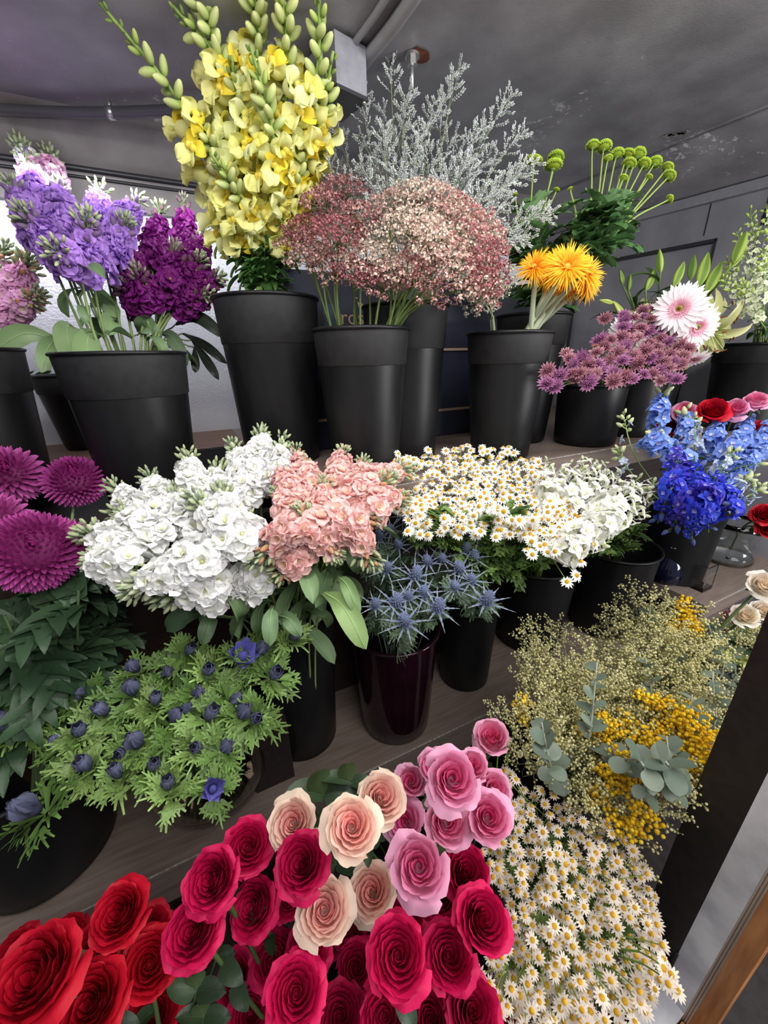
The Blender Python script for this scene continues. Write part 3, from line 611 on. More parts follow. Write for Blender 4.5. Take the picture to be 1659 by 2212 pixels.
# navy boxes behind the buckets
def navy_box(x0, x1, y0, y1, z0, z1, label, text=False):
    o = empty('cardboard_box', ((x0+x1)/2, y0, z0)); cx = (x0+x1)/2; mb = MB(); mb.box((x0-cx, 0, 0), (x1-cx, y1-y0, z1-z0-.001)); obj('body', mb.mesh('body', [M_NAVY], False), o)
    mb = MB(); mb.box((x0-cx-.002, -.006, -.007), (x1-cx+.002, 0, .0)); obj('edge_strip', mb.mesh('edge_strip', [M_KRAFT], False), o)
    tag(o, label, 'box'); return o
BY = 1.06
zb = lambda x, y: ony(x, y, BY).z
z745, z880 = zb(985, 752), zb(985, 880)
bA = navy_box(.26, 1.12, BY, 1.40, z745, ony(700, 590, BY).z+.005, 'navy blue cardboard box with tan lettering, topmost behind the black buckets')
navy_box(.26, 1.12, BY, 1.40, z880, z745, 'navy blue cardboard box, middle one of the stack behind the black buckets')
navy_box(.26, 1.12, BY, 1.40, Z1, z880, 'navy blue cardboard box, lowest of the stack behind the black buckets')
def text(name, s, p, size, mat, root, font_off=0):
    cu = bpy.data.curves.new(name, 'FONT'); cu.body = s; cu.size = size; cu.extrude = .0004; cu.materials.append(mat)
    dg = obj('tmp', cu); bpy.context.view_layer.update(); me = bpy.data.meshes.new_from_object(dg.evaluated_get(bpy.context.evaluated_depsgraph_get())); bpy.data.objects.remove(dg)
    o = obj(name, me, root); o.location = Vector(p)-root.location; o.rotation_euler = (PI/2, 0, 0); return o
pt = ony(736, 700, BY-.001); text('lettering', 'rosap', (pt.x, BY-.001, pt.z), .050, M_GOLD, bA)
mb = MB(); p = ony(762, 668, BY-.0015); q2 = ony(800, 645, BY)
for (x, y, dx, dy) in ((772, 652, 12, 14), (783, 662, 10, 8), (765, 640, 8, 5)):
    a = ony(x, y, BY-.001); b_ = ony(x+dx, y+dy, BY-.001); mb.raw([a-bA.location, Vector((b_.x, a.y, a.z-.004))-bA.location, b_-bA.location, Vector((a.x+.004, a.y, b_.z))-bA.location], [(0, 1, 2, 3)], (1, 1, 1))
obj('emblem', mb.mesh('emblem', [M_GOLD]), bA)
mb = MB(); a = ony(697, 656, BY-.001)-bA.location; b_ = ony(730, 708, BY-.001)-bA.location; mb.raw([a, Vector((b_.x, a.y, a.z)), b_, Vector((a.x, a.y, b_.z))], [(0, 1, 2, 3)], (1, 1, 1)); obj('label_patch', mb.mesh('label_patch', [M_BLUEP]), bA)
mb = MB(); mb.box((-.62, -.14, -.10), (.16, .16, 0)); tag(obj('crate', mb.mesh('crate', [M_JAMB], False), loc=(-.02, 1.03, -.30)), 'flat black crate under the bucket of purple stock flowers', 'crate')

# ------------------------------------------------------------------ buckets
tb = 'tall black flower buckets'
b_purple = bucket(-.100, 1.035, -.30, .092, .119, .318, 'wide black bucket of lavender and purple stock flowers on the upper shelf', band=.085)
b_pinkst = bucket(-.405, 1.13, -.30, .095, .119, .33, 'black bucket cut off by the left edge, under the pale pink stock flowers', band=.085)
b_smallb = bucket(-.285, 1.46, Z1, .055, .085, .21, 'small black bucket at the back by the silver wall, holding wilted greenery', band=.05)
b_snap = bucket(.206, 1.012, Z1, .090, .112, .366, 'tallest black bucket, holding the yellow snapdragons', band=.095)
b_lace = bucket(.356, .828, Z1, .076, .097, .294, 'scratched black bucket of dusty pink lace flowers in front of the navy boxes', band=.07)
b_stat = bucket(.486, .872, Z1, .075, .094, .345, 'black bucket of misty white statice, behind the pink lace flowers bucket', band=.09)
b_gerb = bucket(.692, .755, Z1, .070, .092, .285, 'black bucket of orange spidery gerberas', band=.065)
b_mum = bucket(.880, .875, Z1, .066, .092, .335, 'black bucket of green button chrysanthemums, behind the orange gerberas', band=.075)
b_astr = bucket(1.005, .757, Z1, .080, .088, .162, 'short black bucket of mauve astrantia on the upper shelf', band=0)
b_wger = bucket(1.215, .775, Z1, .070, .085, .17, 'short black bucket of white gerberas beside the astrantia', band=0)
b_lily = bucket(1.42, .86, Z1, .075, .10, .23, 'black bucket of pale yellow lilies at the right wall', band=.05)
b_farR = bucket(1.60, .655, Z1, .09, .115, .255, 'wide black bucket of green and white flower spires at the right edge', band=.055)
b_rred = bucket(1.37, .62, Z2+.0, .08, .10, .40, 'black bucket of red and pink roses, behind the blue delphiniums', band=.05)
b_thist = bucket(.337, .655, Z2, .083, .099, .285, 'glossy aubergine plastic bucket of blue sea holly thistles', M_AUB, band=0)
b_stock = bucket(.118, .715, Z2, .077, .093, .37, 'tall dark bucket of white and peach stock flowers', band=0)
b_cham2 = bucket(.575, .690, Z2, .066, .078, .26, 'narrow black bucket between the thistles and the chamomile bucket', band=0)
b_cham = bucket(.865, .742, Z2, .100, .118, .28, 'large black bucket of chamomile on the middle shelf', band=0)
b_delph = bucket(1.130, .672, Z2, .100, .118, .29, 'large black bucket of white larkspur with its rim exposed', band=0)
b_blue = bucket(1.475, .66, -.70, .062, .082, .17, 'dark bucket of blue delphiniums standing on the raised board', band=0)
b_leftm = bucket(-.375, .700, Z2, .105, .128, .25, 'large black bucket of magenta chrysanthemums at the left edge', band=0)
b_rose = bucket(.06, .27, Z3, .10, .12, .24, 'black bucket of crimson roses in the lowest tier', band=0)
b_red = bucket(-.27, .28, Z3, .10, .12, .24, 'black bucket of red roses in the lowest tier at left', band=0)
b_pink = bucket(.26, .42, Z3, .085, .10, .24, 'black bucket of pink roses below the middle shelf', band=0)
b_daisy = bucket(.44, .28, Z3, .10, .12, .22, 'black bucket of chamomile in the lowest tier beside the door jamb', band=0)
b_mim = bucket(.69, .44, Z3, .10, .12, .26, 'black bucket of mimosa and eucalyptus in the lowest tier', band=0)
def glass_vase(c, prof_out, t, label, name='glass_vase', mat=None, water=None):
    root = empty(name, c); mb = MB(); inn = [(max(.0001, r-t), z if i else z) for i, (r, z) in enumerate(prof_out)]
    o2 = [(.0001, 0)]+prof_out+[(max(.0001, r-t), z) for r, z in reversed(prof_out)]; o2[-1] = (o2[-1][0], t*1.5); o2.append((.0001, t*1.5)); mb.lathe(o2, seg=48)
    obj('body', mb.mesh('body', [mat or M_GLASS]), root)
    if water:
        mb = MB(); mb.lathe([(.0001, t*1.6)]+[(r-t*1.05, max(z, t*1.6)) for r, z in prof_out if z < water]+[(.0001, water)], seg=32); obj('water', mb.mesh('water', [M_GLASS]), root)
    tag(root, label, 'vase'); return root
v_an = Bucket(); v_an.c = Vector((-.085, .690, Z2)); v_an.rb = .09; v_an.rt = .11; v_an.h = .16; v_an.z = Z2+.16
glass_vase(v_an.c, [(.085, 0), (.108, .02), (.122, .06), (.124, .10), (.118, .14), (.112, .17)], .004, 'round smoky glass vase of closed anemones on the middle shelf', mat=M_TINT, water=.10)
mb = MB(); mb.box((-.04, -.035, 0), (.04, .035, .17)); mb.box((-.034, -.029, .165), (.034, .029, .172)); tag(obj('square_vase', mb.mesh('square_vase', [M_JAMB], False), loc=(.03, .655, Z2)), 'black square vase between the smoky glass vase and the dark stock bucket', 'vase')
c = onz(1455, 1262, -.70); c.y += .03
glass_vase(c+Vector((0, 0, 0)), [(.035, 0), (.045, .01), (.048, .04), (.040, .07), (.024, .09), (.022, .11), (.030, .13)], .003, 'dark navy glass vase on the raised board', mat=M_NAVYG)
c = onz(1522, 1274, -.70); rt = empty('square_glass_vase', c+Vector((0, .02, 0))); mb = MB(); s, h_, t = .026, .085, .0035
V = [(sx*s, sy*s, z) for z in (0, h_) for sx, sy in ((-1, -1), (1, -1), (1, 1), (-1, 1))]+[(sx*(s-t), sy*(s-t), z) for z in (.012, h_) for sx, sy in ((-1, -1), (1, -1), (1, 1), (-1, 1))]
F = [(3, 2, 1, 0)]+[(i, (i+1) % 4, 4+(i+1) % 4, 4+i) for i in range(4)]+[(8, 9, 10, 11)]+[(8+(i+1) % 4, 8+i, 12+i, 12+(i+1) % 4) for i in range(4)]+[(4+i, 4+(i+1) % 4, 12+(i+1) % 4, 12+i) for i in range(4)]
mb.raw(V, F, (1, 1, 1)); obj('body', mb.mesh('body', [M_GLASS], False), rt); tag(rt, 'small clear square glass vase standing empty on the raised board', 'vase')
c = onz(1606, 1222, -.70); glass_vase(c+Vector((0, .05, 0)), [(.062, 0), (.070, .008), (.072, .03), (.064, .05), (.060, .06), (.066, .08), (.070, .12), (.072, .15)], .003, 'round clear glass jar at the right end of the raised board', mat=M_GLASS, water=.05)
# ------------------------------------------------------------------ bouquets
UP = Vector((0, 0, 1))
def tocam(p): return (-p).normalized()
def spike(b, A, B, florets, n, label=None, name='stock_flower', bud=None, nb=2, single=None, ns=5, size=1, stalk=.012, col=G_STEM, r=(.0035, .002), leaves=(), nl=2, cat='flower', shrink=.45, tanw=.35, path=None, leafr=(.1, .75), bias=.35, dens=.86):
    pts = path or stem_path(b, A, B); root = empty(name, pts[0]); stem_part(root, pts, r[0], r[1], col)
    k = len(pts)-1; seg = next(i for i, p in enumerate(pts) if (p-A).length < 1e-6)/k
    a0 = rnd(0, 6)
    for i in range(n):
        f = (i+.5)/n; t = seg+(1-seg)*f*dens; p, d = sample(pts, t); a = a0+i*2.4+rnd(-.3, .3)
        rad = align(d) @ Vector((math.cos(a), math.sin(a), 0)); rad = (rad + (tocam(p)+UP*.3)*bias*rnd(.4, 1.4)).normalized()
        dr = (rad+d*tanw+rvec(.2)).normalized(); s = size*(1-shrink*f)*rnd(.88, 1.12); q = p+rad*stalk*(1-.5*f)*rnd(.7, 1.5)
        part(random.choice(florets), root, MX(q, dr, rnd(0, 6.28), s))
    if single:
        for i in range(ns):
            f = (i+.5)/ns; t = seg+(1-seg)*(.55+.42*f); p, d = sample(pts, t); a = a0+i*2.4; rad = align(d) @ Vector((math.cos(a), math.sin(a), 0)); dr = (rad+d*1.0).normalized()
            part(random.choice(single), root, MX(p+dr*.013*size*(1.2-f*.5), dr, 0, size*(1.1-.45*f)))
    if bud:
        for i in range(nb):
            p, d = sample(pts, 1-.06*i); part(random.choice(bud), root, MX(p+rvec(.003), (d+rvec(.25)).normalized(), rnd(0, 6), size*(1+.15*i)))
    ns_ = max(2, int(len(pts)*.5))
    for i in range(nl):
        t = seg*rnd(.5, .98); p, d = sample(pts, t)
        if p.z < b.z+.005: p, d = sample(pts, seg*.95)
        a = rnd(0, 6.28); rad = Vector((math.cos(a), math.sin(a), 0)); rad = (rad+Vector((tocam(p).x, tocam(p).y, 0))*.5).normalized()
        if leaves: part(random.choice(leaves), root, MX_leaf(p, rad, rnd(-.3, .5), rnd(.7, 1.15)))
    if label: tag(root, label, cat)
    return root, B
def MX_leaf(p, out, lift=0, s=1.0, rollj=.4):
    """leaf meshes run along +X, top +Z; point X outwards"""
    x = (out+UP*lift).normalized(); y = UP.cross(x)
    y = y.normalized() if y.length > 1e-4 else Vector((0, 1, 0)); z = x.cross(y)
    M = Matrix((x, y, z)).transposed().to_4x4(); return Matrix.Translation(p) @ M @ Matrix.Rotation(rnd(-rollj, rollj), 4, 'X') @ Matrix.Scale(s, 4)
def bunch(specs, **k):
    out = []
    for sp in specs: out.append(sp)
    return out
def L3(fn, n=3): return [fn(i) for i in range(n)]

# leaf kinds
SL = [t_leaf(leaf_mesh(.10, .028, e0, e1, c, prof=lambda u: (.25+.75*math.sin(PI*u**1.6)**.9)*(1 if u < 1 else .1), cup=.3, ruf=.02)) for e0, e1, c in ((35, -70, lin(112, 138, 96)), (20, -40, lin(104, 130, 90)), (45, -110, lin(96, 122, 84)), (30, -150, lin(108, 134, 92)))]
NL = [t_leaf(leaf_mesh(.045, .015, e0, e1, c, prof=oval)) for e0, e1, c in ((40, 0, lin(74, 112, 58)), (20, -40, lin(66, 102, 52)), (50, -60, lin(84, 122, 62)))]
ML = [t_leaf(lobed(.075, .058, e0, e1, c, 3)) for e0, e1, c in ((30, -30, lin(86, 122, 74)), (15, -55, lin(74, 110, 64)), (45, 5, lin(104, 138, 92)))]
ML_big = [t_leaf(lobed(.115, .095, e0, e1, c, 4)) for e0, e1, c in ((20, -40, lin(58, 82, 56)), (0, -50, lin(50, 74, 50)), (30, -25, lin(66, 90, 62)))]
FL = [t_leaf(lobed(.030, .026, e0, e1, c, 3)) for e0, e1, c in ((30, -20, lin(92, 118, 58)), (10, -40, lin(72, 98, 48)), (50, 0, lin(112, 140, 72)))]
RL = [t_leaf(leaf_mesh(.055, .034, e0, e1, c, prof=oval, cup=.3, nu=8)) for e0, e1, c in ((20, -30, lin(58, 78, 52)), (35, -15, lin(74, 92, 58)), (0, -50, lin(50, 70, 48)))]

# ---- stock flowers
WHT = L3(lambda i: t_stock(lin(249, 249, 251), lin(246, 247, 240), lin(232, 234, 204)), 4)
PCH = L3(lambda i: t_stock(lin(250, 212, 208), lin(248, 192, 188), lin(240, 200, 170)), 4)
LAV = L3(lambda i: t_stock(lin(190, 148, 228), lin(170, 120, 216), lin(150, 100, 196)), 4)
DPU = L3(lambda i: t_stock(lin(122, 26, 116), lin(100, 16, 96), lin(130, 40, 118)), 4)
PNK = L3(lambda i: t_stock(lin(242, 190, 228), lin(232, 164, 210), lin(236, 220, 200)), 4)
BUDG = [t_buds(lin(132, 146, 114), lin(170, 182, 146), 15, 1.0, .013), t_buds(lin(122, 138, 108), lin(176, 184, 140), 12, 1.1, .015)]
BUDP = [t_buds(lin(120, 126, 100), lin(140, 120, 120), 12)]
SBW = [t_singlebud(lin(150, 168, 100), lin(236, 238, 214))]; SBP = [t_singlebud(lin(150, 160, 100), lin(232, 150, 130))]
SBL = [t_singlebud(lin(120, 130, 90), lin(150, 100, 180))]; SBD = [t_singlebud(lin(110, 110, 80), lin(110, 30, 100))]
def stocks(lst, b, fl, sb, desc, bun, group, n=16, size=1.1, bud=BUDG, nl=2, **k):
    out = []
    for (tx, ty, td, bx_, by_, bd) in lst:
        A, B = at(bx_, by_, bd), at(tx, ty, td)
        L = (B-A).length; nn = max(8, int(n*min(1.5, L/.10)))
        out.append(spike(b, A, B, fl, nn, bud=bud, single=sb, size=size, leaves=SL, nl=nl, stalk=.021, dens=.74, bias=.6, shrink=.22, ns=9, **k))
    autolabel(out, desc, bun, 'flower', group)
W_L = [(245, 1050, .72, 340, 1140, .66), (318, 1028, .76, 385, 1125, .69), (405, 985, .76, 432, 1095, .70), (378, 1062, .70, 420, 1160, .64), (470, 1010, .76, 490, 1110, .70), (505, 962, .80, 540, 1075, .74), (565, 932, .84, 560, 1050, .76),
       (425, 1078, .62, 530, 1190, .58), (192, 1150, .60, 310, 1205, .60), (203, 1212, .56, 300, 1235, .57), (285, 1272, .53, 420, 1240, .56), (345, 1240, .55, 460, 1215, .57), (355, 1290, .56, 480, 1275, .59), (480, 1065, .68, 500, 1160, .62), (610, 955, .84, 600, 1060, .76), (455, 1300, .60, 560, 1250, .62), (262, 1115, .63, 350, 1175, .62), (520, 1120, .66, 560, 1190, .62)]
stocks(W_L, b_stock, WHT, SBW, 'white double stock flower, budded tip', 'the white bunch', 'white stock stems', n=17, size=1.15)
P_L = [(640, 975, .84, 650, 1080, .76), (745, 968, .84, 720, 1070, .76), (590, 1015, .78, 640, 1100, .70), (840, 1035, .72, 745, 1100, .70), (885, 1015, .78, 780, 1060, .76), (805, 1215, .60, 735, 1130, .62), (560, 1205, .57, 640, 1150, .60), (700, 1045, .72, 690, 1140, .66), (785, 1000, .80, 755, 1080, .74), (650, 1110, .64, 690, 1190, .62), (600, 1240, .60, 650, 1210, .62), (720, 1200, .60, 680, 1160, .62), (800, 1120, .66, 740, 1150, .65), (870, 1075, .72, 790, 1110, .68), (655, 1000, .80, 680, 1080, .74), (820, 1060, .74, 770, 1130, .68), (600, 1060, .72, 640, 1140, .66)]
stocks(P_L, b_stock, PCH, SBP, 'peach pink stock flower', 'the peach bunch', 'peach stock stems', n=15, size=1.05, nl=3)
LAV_L = [(50, 330, .86, 110, 500, .84), (25, 400, .80, 90, 520, .80), (130, 400, .86, 150, 520, .82), (215, 410, .92, 215, 520, .88), (300, 435, .92, 250, 530, .88), (60, 470, .74, 140, 570, .78), (190, 480, .74, 200, 600, .80), (120, 540, .70, 170, 590, .76), (270, 480, .84, 240, 570, .86)]
stocks(LAV_L, b_purple, LAV, SBL, 'lavender stock flower', 'the purple bunch', 'lavender stock stems', n=15, size=1.35, nl=1, nb=1)
DP_L = [(345, 450, 1.0, 330, 590, .94), (395, 430, 1.02, 400, 570, .98), (440, 500, 1.0, 410, 610, .96), (470, 600, .95, 410, 640, .95), (300, 590, .84, 320, 660, .88), (450, 640, .92, 380, 670, .93), (262, 620, .86, 310, 670, .90), (380, 540, .90, 370, 630, .91), (280, 540, .90, 300, 630, .90), (430, 560, .94, 390, 640, .94)]
stocks(DP_L, b_purple, DPU, SBD, 'deep violet stock flower', 'the violet bunch', 'dark purple stock stems', n=16, size=1.35, bud=BUDP+BUDG[:1], nl=1, nb=1)
PK_L = [(10, 540, .92, -40, 640, .95), (60, 560, .90, 20, 660, .92), (85, 640, .88, 10, 690, .92), (-10, 590, .9, -60, 680, .92)]
stocks(PK_L, b_pinkst, PNK, SBP, 'pale pink stock flower', 'the group at the left edge', 'pale pink stock stems', n=15, size=1.4, nl=1)
PW_L = [(40, 310, .95, 100, 420, .93), (105, 330, .98, 130, 430, .95)]
stocks(PW_L, b_purple, PNK[:2]+WHT[:1], SBW, 'blush white stock flower', 'the pair above the lavender stock', 'blush stock stems', n=9, size=1.1, nl=0)
# long drooping stock leaves hanging over the bucket rims
def drape(b, px, L, Wd, e0, e1, col, out=None, label=None, z=None):
    pass
def droop_leaf(root_b, x0, y0, d0, x1, y1, d1, wd, label, col=lin(128, 154, 106), sag=.2):
    """a strap leaf from one point to another, as part of a short leafy stem"""
    a, c = at(x0, y0, d0), at(x1, y1, d1); base = Vector((root_b.c.x+(a.x-root_b.c.x)*.3, root_b.c.y+(a.y-root_b.c.y)*.3, root_b.c.z+.02)); path = cat_curve([base, Vector((root_b.c.x+(a.x-root_b.c.x)*.55, root_b.c.y+(a.y-root_b.c.y)*.55, root_b.z+.0)), a], 10)
    root = empty('stock_leaf_stem', base); stem_part(root, path, .0025, .0015, lin(120, 140, 90))
    mid = (a+c)/2+UP*(a-c).length*sag+tocam(a)*.01; P = cat_curve([a, mid, c], 12); n = len(P); mb = MB(); G = np.zeros((n, 5, 3)); C = np.zeros((n, 5, 3))
    for i, p in enumerate(P):
        u = i/(n-1); t = (P[min(i+1, n-1)]-P[max(i-1, 0)]).normalized(); s = t.cross(tocam(p)).normalized(); nn = s.cross(t); w = wd*.5*(.22+.78*math.sin(PI*min(1, u**1.5*.97))**.8)*(1 if u < .99 else .25)
        for j in range(5): v = j/2-1; G[i, j] = p+s*w*v+nn*(w*.25*v*v+.002*math.sin(u*9+v*2))-root.location; C[i, j] = hsh(col, 1.12-.12*abs(v))
    mb.grid(G, C, 1); mb.tube([Vector(q) for q in G[:, 2]+np.array(tocam(a))*.0006], [.0011*(1-i/n)+.0003 for i in range(n)], hsh(col, 1.45), 4, caps=False)
    obj('leaf', mb.mesh('leaf'), root); tag(root, label, 'leaf')
droop_leaf(b_purple, 150, 700, .85, 158, 797, .80, .048, 'upright oval grey green stock leaf hanging before the left side of the wide bucket')
droop_leaf(b_purple, 205, 715, .84, 195, 868, .76, .046, 'long pale spoon shaped stock leaf hanging down the front of the wide black bucket')
droop_leaf(b_purple, 130, 735, .86, -15, 760, .80, .042, 'long grey green stock leaf stretching to the left edge')
droop_leaf(b_purple, 140, 735, .86, 90, 805, .80, .034, 'folded yellow green stock leaf beside the oval leaf')
droop_leaf(b_purple, 250, 690, .90, 235, 725, .86, .040, 'short curled stock leaf above the wide bucket rim')
droop_leaf(b_purple, 195, 660, .90, 260, 685, .88, .034, 'stock leaf arching right over the wide bucket')
droop_leaf(b_purple, 380, 700, .98, 485, 728, .95, .030, 'dark stock leaf reaching right across the silver wall', lin(40, 52, 38))
droop_leaf(b_purple, 395, 720, .98, 490, 785, .95, .022, 'narrow dark twisted leaf against the silver wall, upper one', lin(26, 34, 26), .05)
droop_leaf(b_purple, 415, 735, .98, 473, 820, .95, .022, 'narrow dark leaf pointing down at the silver wall', lin(26, 34, 26), .02)
droop_leaf(b_purple, 420, 750, .98, 423, 805, .96, .020, 'short dark leaf hanging beside the silver wall', lin(26, 34, 26), .0)
droop_leaf(b_purple, 350, 720, .93, 405, 790, .90, .030, 'drooping grey leaf at the right rim of the wide bucket', lin(84, 104, 76))
droop_leaf(b_purple, 300, 720, .92, 330, 715, .88, .045, 'broad folded stock leaf in the middle of the wide bucket rim', lin(96, 118, 84))
droop_leaf(b_stock, 700, 1280, .62, 790, 1402, .56, .034, 'long spoon shaped green leaf hanging below the peach stock', lin(130, 156, 98))
droop_leaf(b_stock, 730, 1245, .62, 775, 1330, .57, .022, 'arching green leaf right of the peach stock', lin(110, 138, 88))
droop_leaf(b_stock, 590, 1310, .62, 583, 1395, .58, .024, 'pale rolled leaf hanging under the white stock', lin(112, 140, 100))
droop_leaf(b_stock, 600, 1330, .62, 650, 1375, .58, .022, 'small curled leaf pointing right under the peach stock', lin(100, 128, 88))
droop_leaf(b_stock, 470, 1325, .62, 438, 1392, .58, .024, 'dark green leaf drooping under the white stock', lin(76, 100, 70))
droop_leaf(b_stock, 440, 1325, .62, 360, 1362, .60, .030, 'dark green leaf pointing left under the white stock', lin(62, 86, 58))
droop_leaf(b_smallb, 150, 800, 1.35, 80, 850, 1.32, .05, 'ragged dark wilted leaf beside the silver wall', lin(36, 46, 30))
droop_leaf(b_smallb, 175, 790, 1.35, 110, 800, 1.32, .05, 'small dark leaf of the wilted greenery', lin(46, 58, 38))

# ---- snapdragons
ST_Y = [t_snap(lin(244, 243, 164), lin(246, 220, 30)) for i in range(3)]+[t_snap(lin(244, 246, 186), lin(248, 236, 110)) for i in range(2)]; SB_Y = [t_snapbud(lin(126, 158, 70), lin(212, 224, 130)), t_snapbud(lin(150, 178, 84), lin(232, 236, 170))]; SB_G = [t_snapbud(lin(120, 146, 80), lin(146, 168, 92), .7)]
SN = [((215, 5, .66), (410, 260, .76), (520, 560, .95)), ((355, -10, .66), (500, 190, .74), (560, 520, .95)), ((410, -60, .64), (470, 130, .72), (545, 500, .93)), ((540, 95, .66), (590, 300, .76), (590, 520, .92)), ((545, -40, .64), (560, 120, .72), (570, 480, .92)), ((600, -70, .62), (620, 150, .72), (600, 500, .92)), ((690, -70, .62), (680, 200, .74), (610, 500, .93)),
      ((455, 330, .74), (520, 440, .84), (545, 560, .95)), ((720, 110, .70), (680, 300, .80), (600, 530, .95)), ((420, 240, .74), (480, 370, .82), (540, 540, .95)), ((640, 300, .78), (640, 400, .84), (590, 560, .95)), ((500, 120, .7), (520, 280, .78), (555, 540, .94))]
out = []
for i, (tip, mid, low) in enumerate(SN):
    T_, Mi, Lo = at(*tip), at(*mid), at(*low); b = b_snap
    rim = Vector((b.c.x, b.c.y, b.z))+(Lo-Vector((b.c.x, b.c.y, b.z))).normalized()*.04; rim.z = b.z; base = b.c+Vector((rnd(-.03, .03), rnd(-.03, .03), .012))
    pts = cat_curve([base, rim, Lo, Mi, T_], 28); root = empty('snapdragon', base); stem_part(root, pts, .0055, .003, lin(132, 156, 78)); k = len(pts)-1
    for j in range(32):
        f = j/31; t = .53+.45*f; p, d = sample(pts, t); a = j*2.4+i; rad = align(d) @ Vector((math.cos(a), math.sin(a), 0)); rad = (rad+tocam(p)*.3+rvec(.25)).normalized()
        if f < .50: T = random.choice(ST_Y); s = 1.6*(1.08-.45*f); dr = rad*1+UP*.25
        elif f < .78: T = SB_Y[1]; s = 1.35; dr = rad+d*.9
        else: T = SB_Y[0] if f < .86 else SB_G[0]; s = 1.25*(1.35-f*.8); dr = rad+d*1.4
        part(T, root, MX(p+rad*.005, dr.normalized(), rnd(0, 6) if f >= .50 else 0, s) if f >= .50 else MX(p+rad*.006, dr.normalized(), rnd(-.5, .5), s))
    for j in range(20):
        t = .27+.32*j/20; p, d = sample(pts, t); a = j*2.4
        if p.z > b.z: part(random.choice(NL), root, MX_leaf(p, Vector((math.cos(a), math.sin(a), 0)), rnd(-.7, .8), rnd(1.1, 1.7)))
    out.append((root, T_))
autolabel(out, 'yellow snapdragon spire', 'the snapdragon bunch', 'flower', 'snapdragons')

# ---- statice
STA = [('spray', fan_sprig(.11, tipfn=tip_statice, seed=s, c_st=lin(150, 162, 132), n1=8, w=1.25).mesh('spray'), []) for s in range(4)]
out = []
for (x, y, d) in [(845, 185, .80), (975, 215, .80), (1065, 265, .80), (790, 270, .82), (870, 270, .80), (930, 280, .80), (740, 320, .86), (1010, 330, .80), (1090, 330, .80), (1100, 400, .80), (830, 340, .80), (900, 350, .80), (980, 400, .80), (1060, 430, .80), (1130, 480, .82), (730, 400, .84), (1085, 520, .84)]:
    B = at(x, y, d); A = at(870+(x-870)*.35, 560+(y-400)*.15, .86); pts = stem_path(b_stat, A, B, n=16); root = empty('statice', pts[0]); stem_part(root, pts, .0016, .0008, lin(130, 148, 104), n=5)
    for j in range(9):
        t = .62+.38*j/8; p, dd = sample(pts, t); a = j*2.4; rad = align(dd) @ Vector((math.cos(a), math.sin(a), 0)); part(random.choice(STA), root, MX(p, (dd+rad*(1.0-.8*j/8)).normalized(), rnd(0, 6), .70*(1.15-.3*j/8)))
    out.append((root, B))
autolabel(out, 'misty white statice stem', 'the statice cloud', 'flower', 'statice stems')

# ---- dusty pink lace flowers
C1, C2, C3, C4 = lin(200, 158, 152), lin(220, 200, 184), lin(150, 92, 98), lin(182, 116, 120)
UM = [('flower_head', umbel(*c, seed=s, n=34, k=18).mesh('flower_head'), []) for s, c in enumerate([(C1, C2), (C3, C1), (C4, C2), (C2, lin(226, 210, 196)), (C3, C4)])]
UMW = [('flower_head', umbel(lin(214, 216, 196), lin(190, 192, 170), R=.04, n=26, k=14, seed=9).mesh('flower_head'), [])]
out = []
LC = [(660, 480, .82, 4), (700, 430, .82, 1), (740, 400, .84, 1), (665, 540, .80, 0), (720, 560, .78, 2), (730, 490, .74, 4), (770, 460, .76, 1), (790, 540, .76, 3), (840, 500, .74, 3), (850, 430, .78, 0), (910, 410, .78, 3), (960, 430, .78, 0), (900, 470, .72, 3), (920, 560, .72, 1), (960, 520, .70, 3), (870, 570, .74, 0), (1000, 480, .74, 0), (1030, 460, .76, 2), (1040, 530, .72, 2), (1070, 500, .76, 2), (1075, 570, .72, 4), (1010, 570, .70, 0), (955, 590, .70, 1), (1060, 600, .72, 2), (830, 590, .75, 1), (780, 580, .76, 4), (640, 510, .84, 2), (985, 450, .78, 2), (935, 500, .71, 0), (690, 520, .77, 1)]
for (x, y, d, k) in LC:
    B = at(x, y, d); pts = stem_path(b_lace, B, None, n=12); dd = (pts[-1]-pts[-2]).normalized(); root = empty('lace_flower', pts[0]); stem_part(root, pts, .0030, .0018, lin(94, 112, 60))
    part(UM[k], root, MX(B-dd*.03, (dd*.8+tocam(B)*.6+rvec(.15)).normalized(), rnd(0, 6), rnd(1.0, 1.15))); out.append((root, B))
autolabel(out, 'dusty pink lace flower umbel', 'the pink bunch', 'flower', 'pink lace flowers')
out = []
for (x, y, d) in [(1050, 610, .78), (1035, 640, .80), (1080, 590, .80), (1020, 610, .80), (1068, 625, .80)]:
    B = at(x, y, d); pts = stem_path(b_gerb, at(1062, 680, .86), B, n=12); root = empty('lace_flower', pts[0]); stem_part(root, pts, .0030, .0016, lin(150, 160, 130)); part(UMW[0], root, MX(B-UP*.02, (UP+tocam(B)*.6+rvec(.4)).normalized(), 0, .95)); out.append((root, B))
autolabel(out, 'cream lace flower beside orange gerberas', 'the cream group', 'flower', 'cream lace flowers')

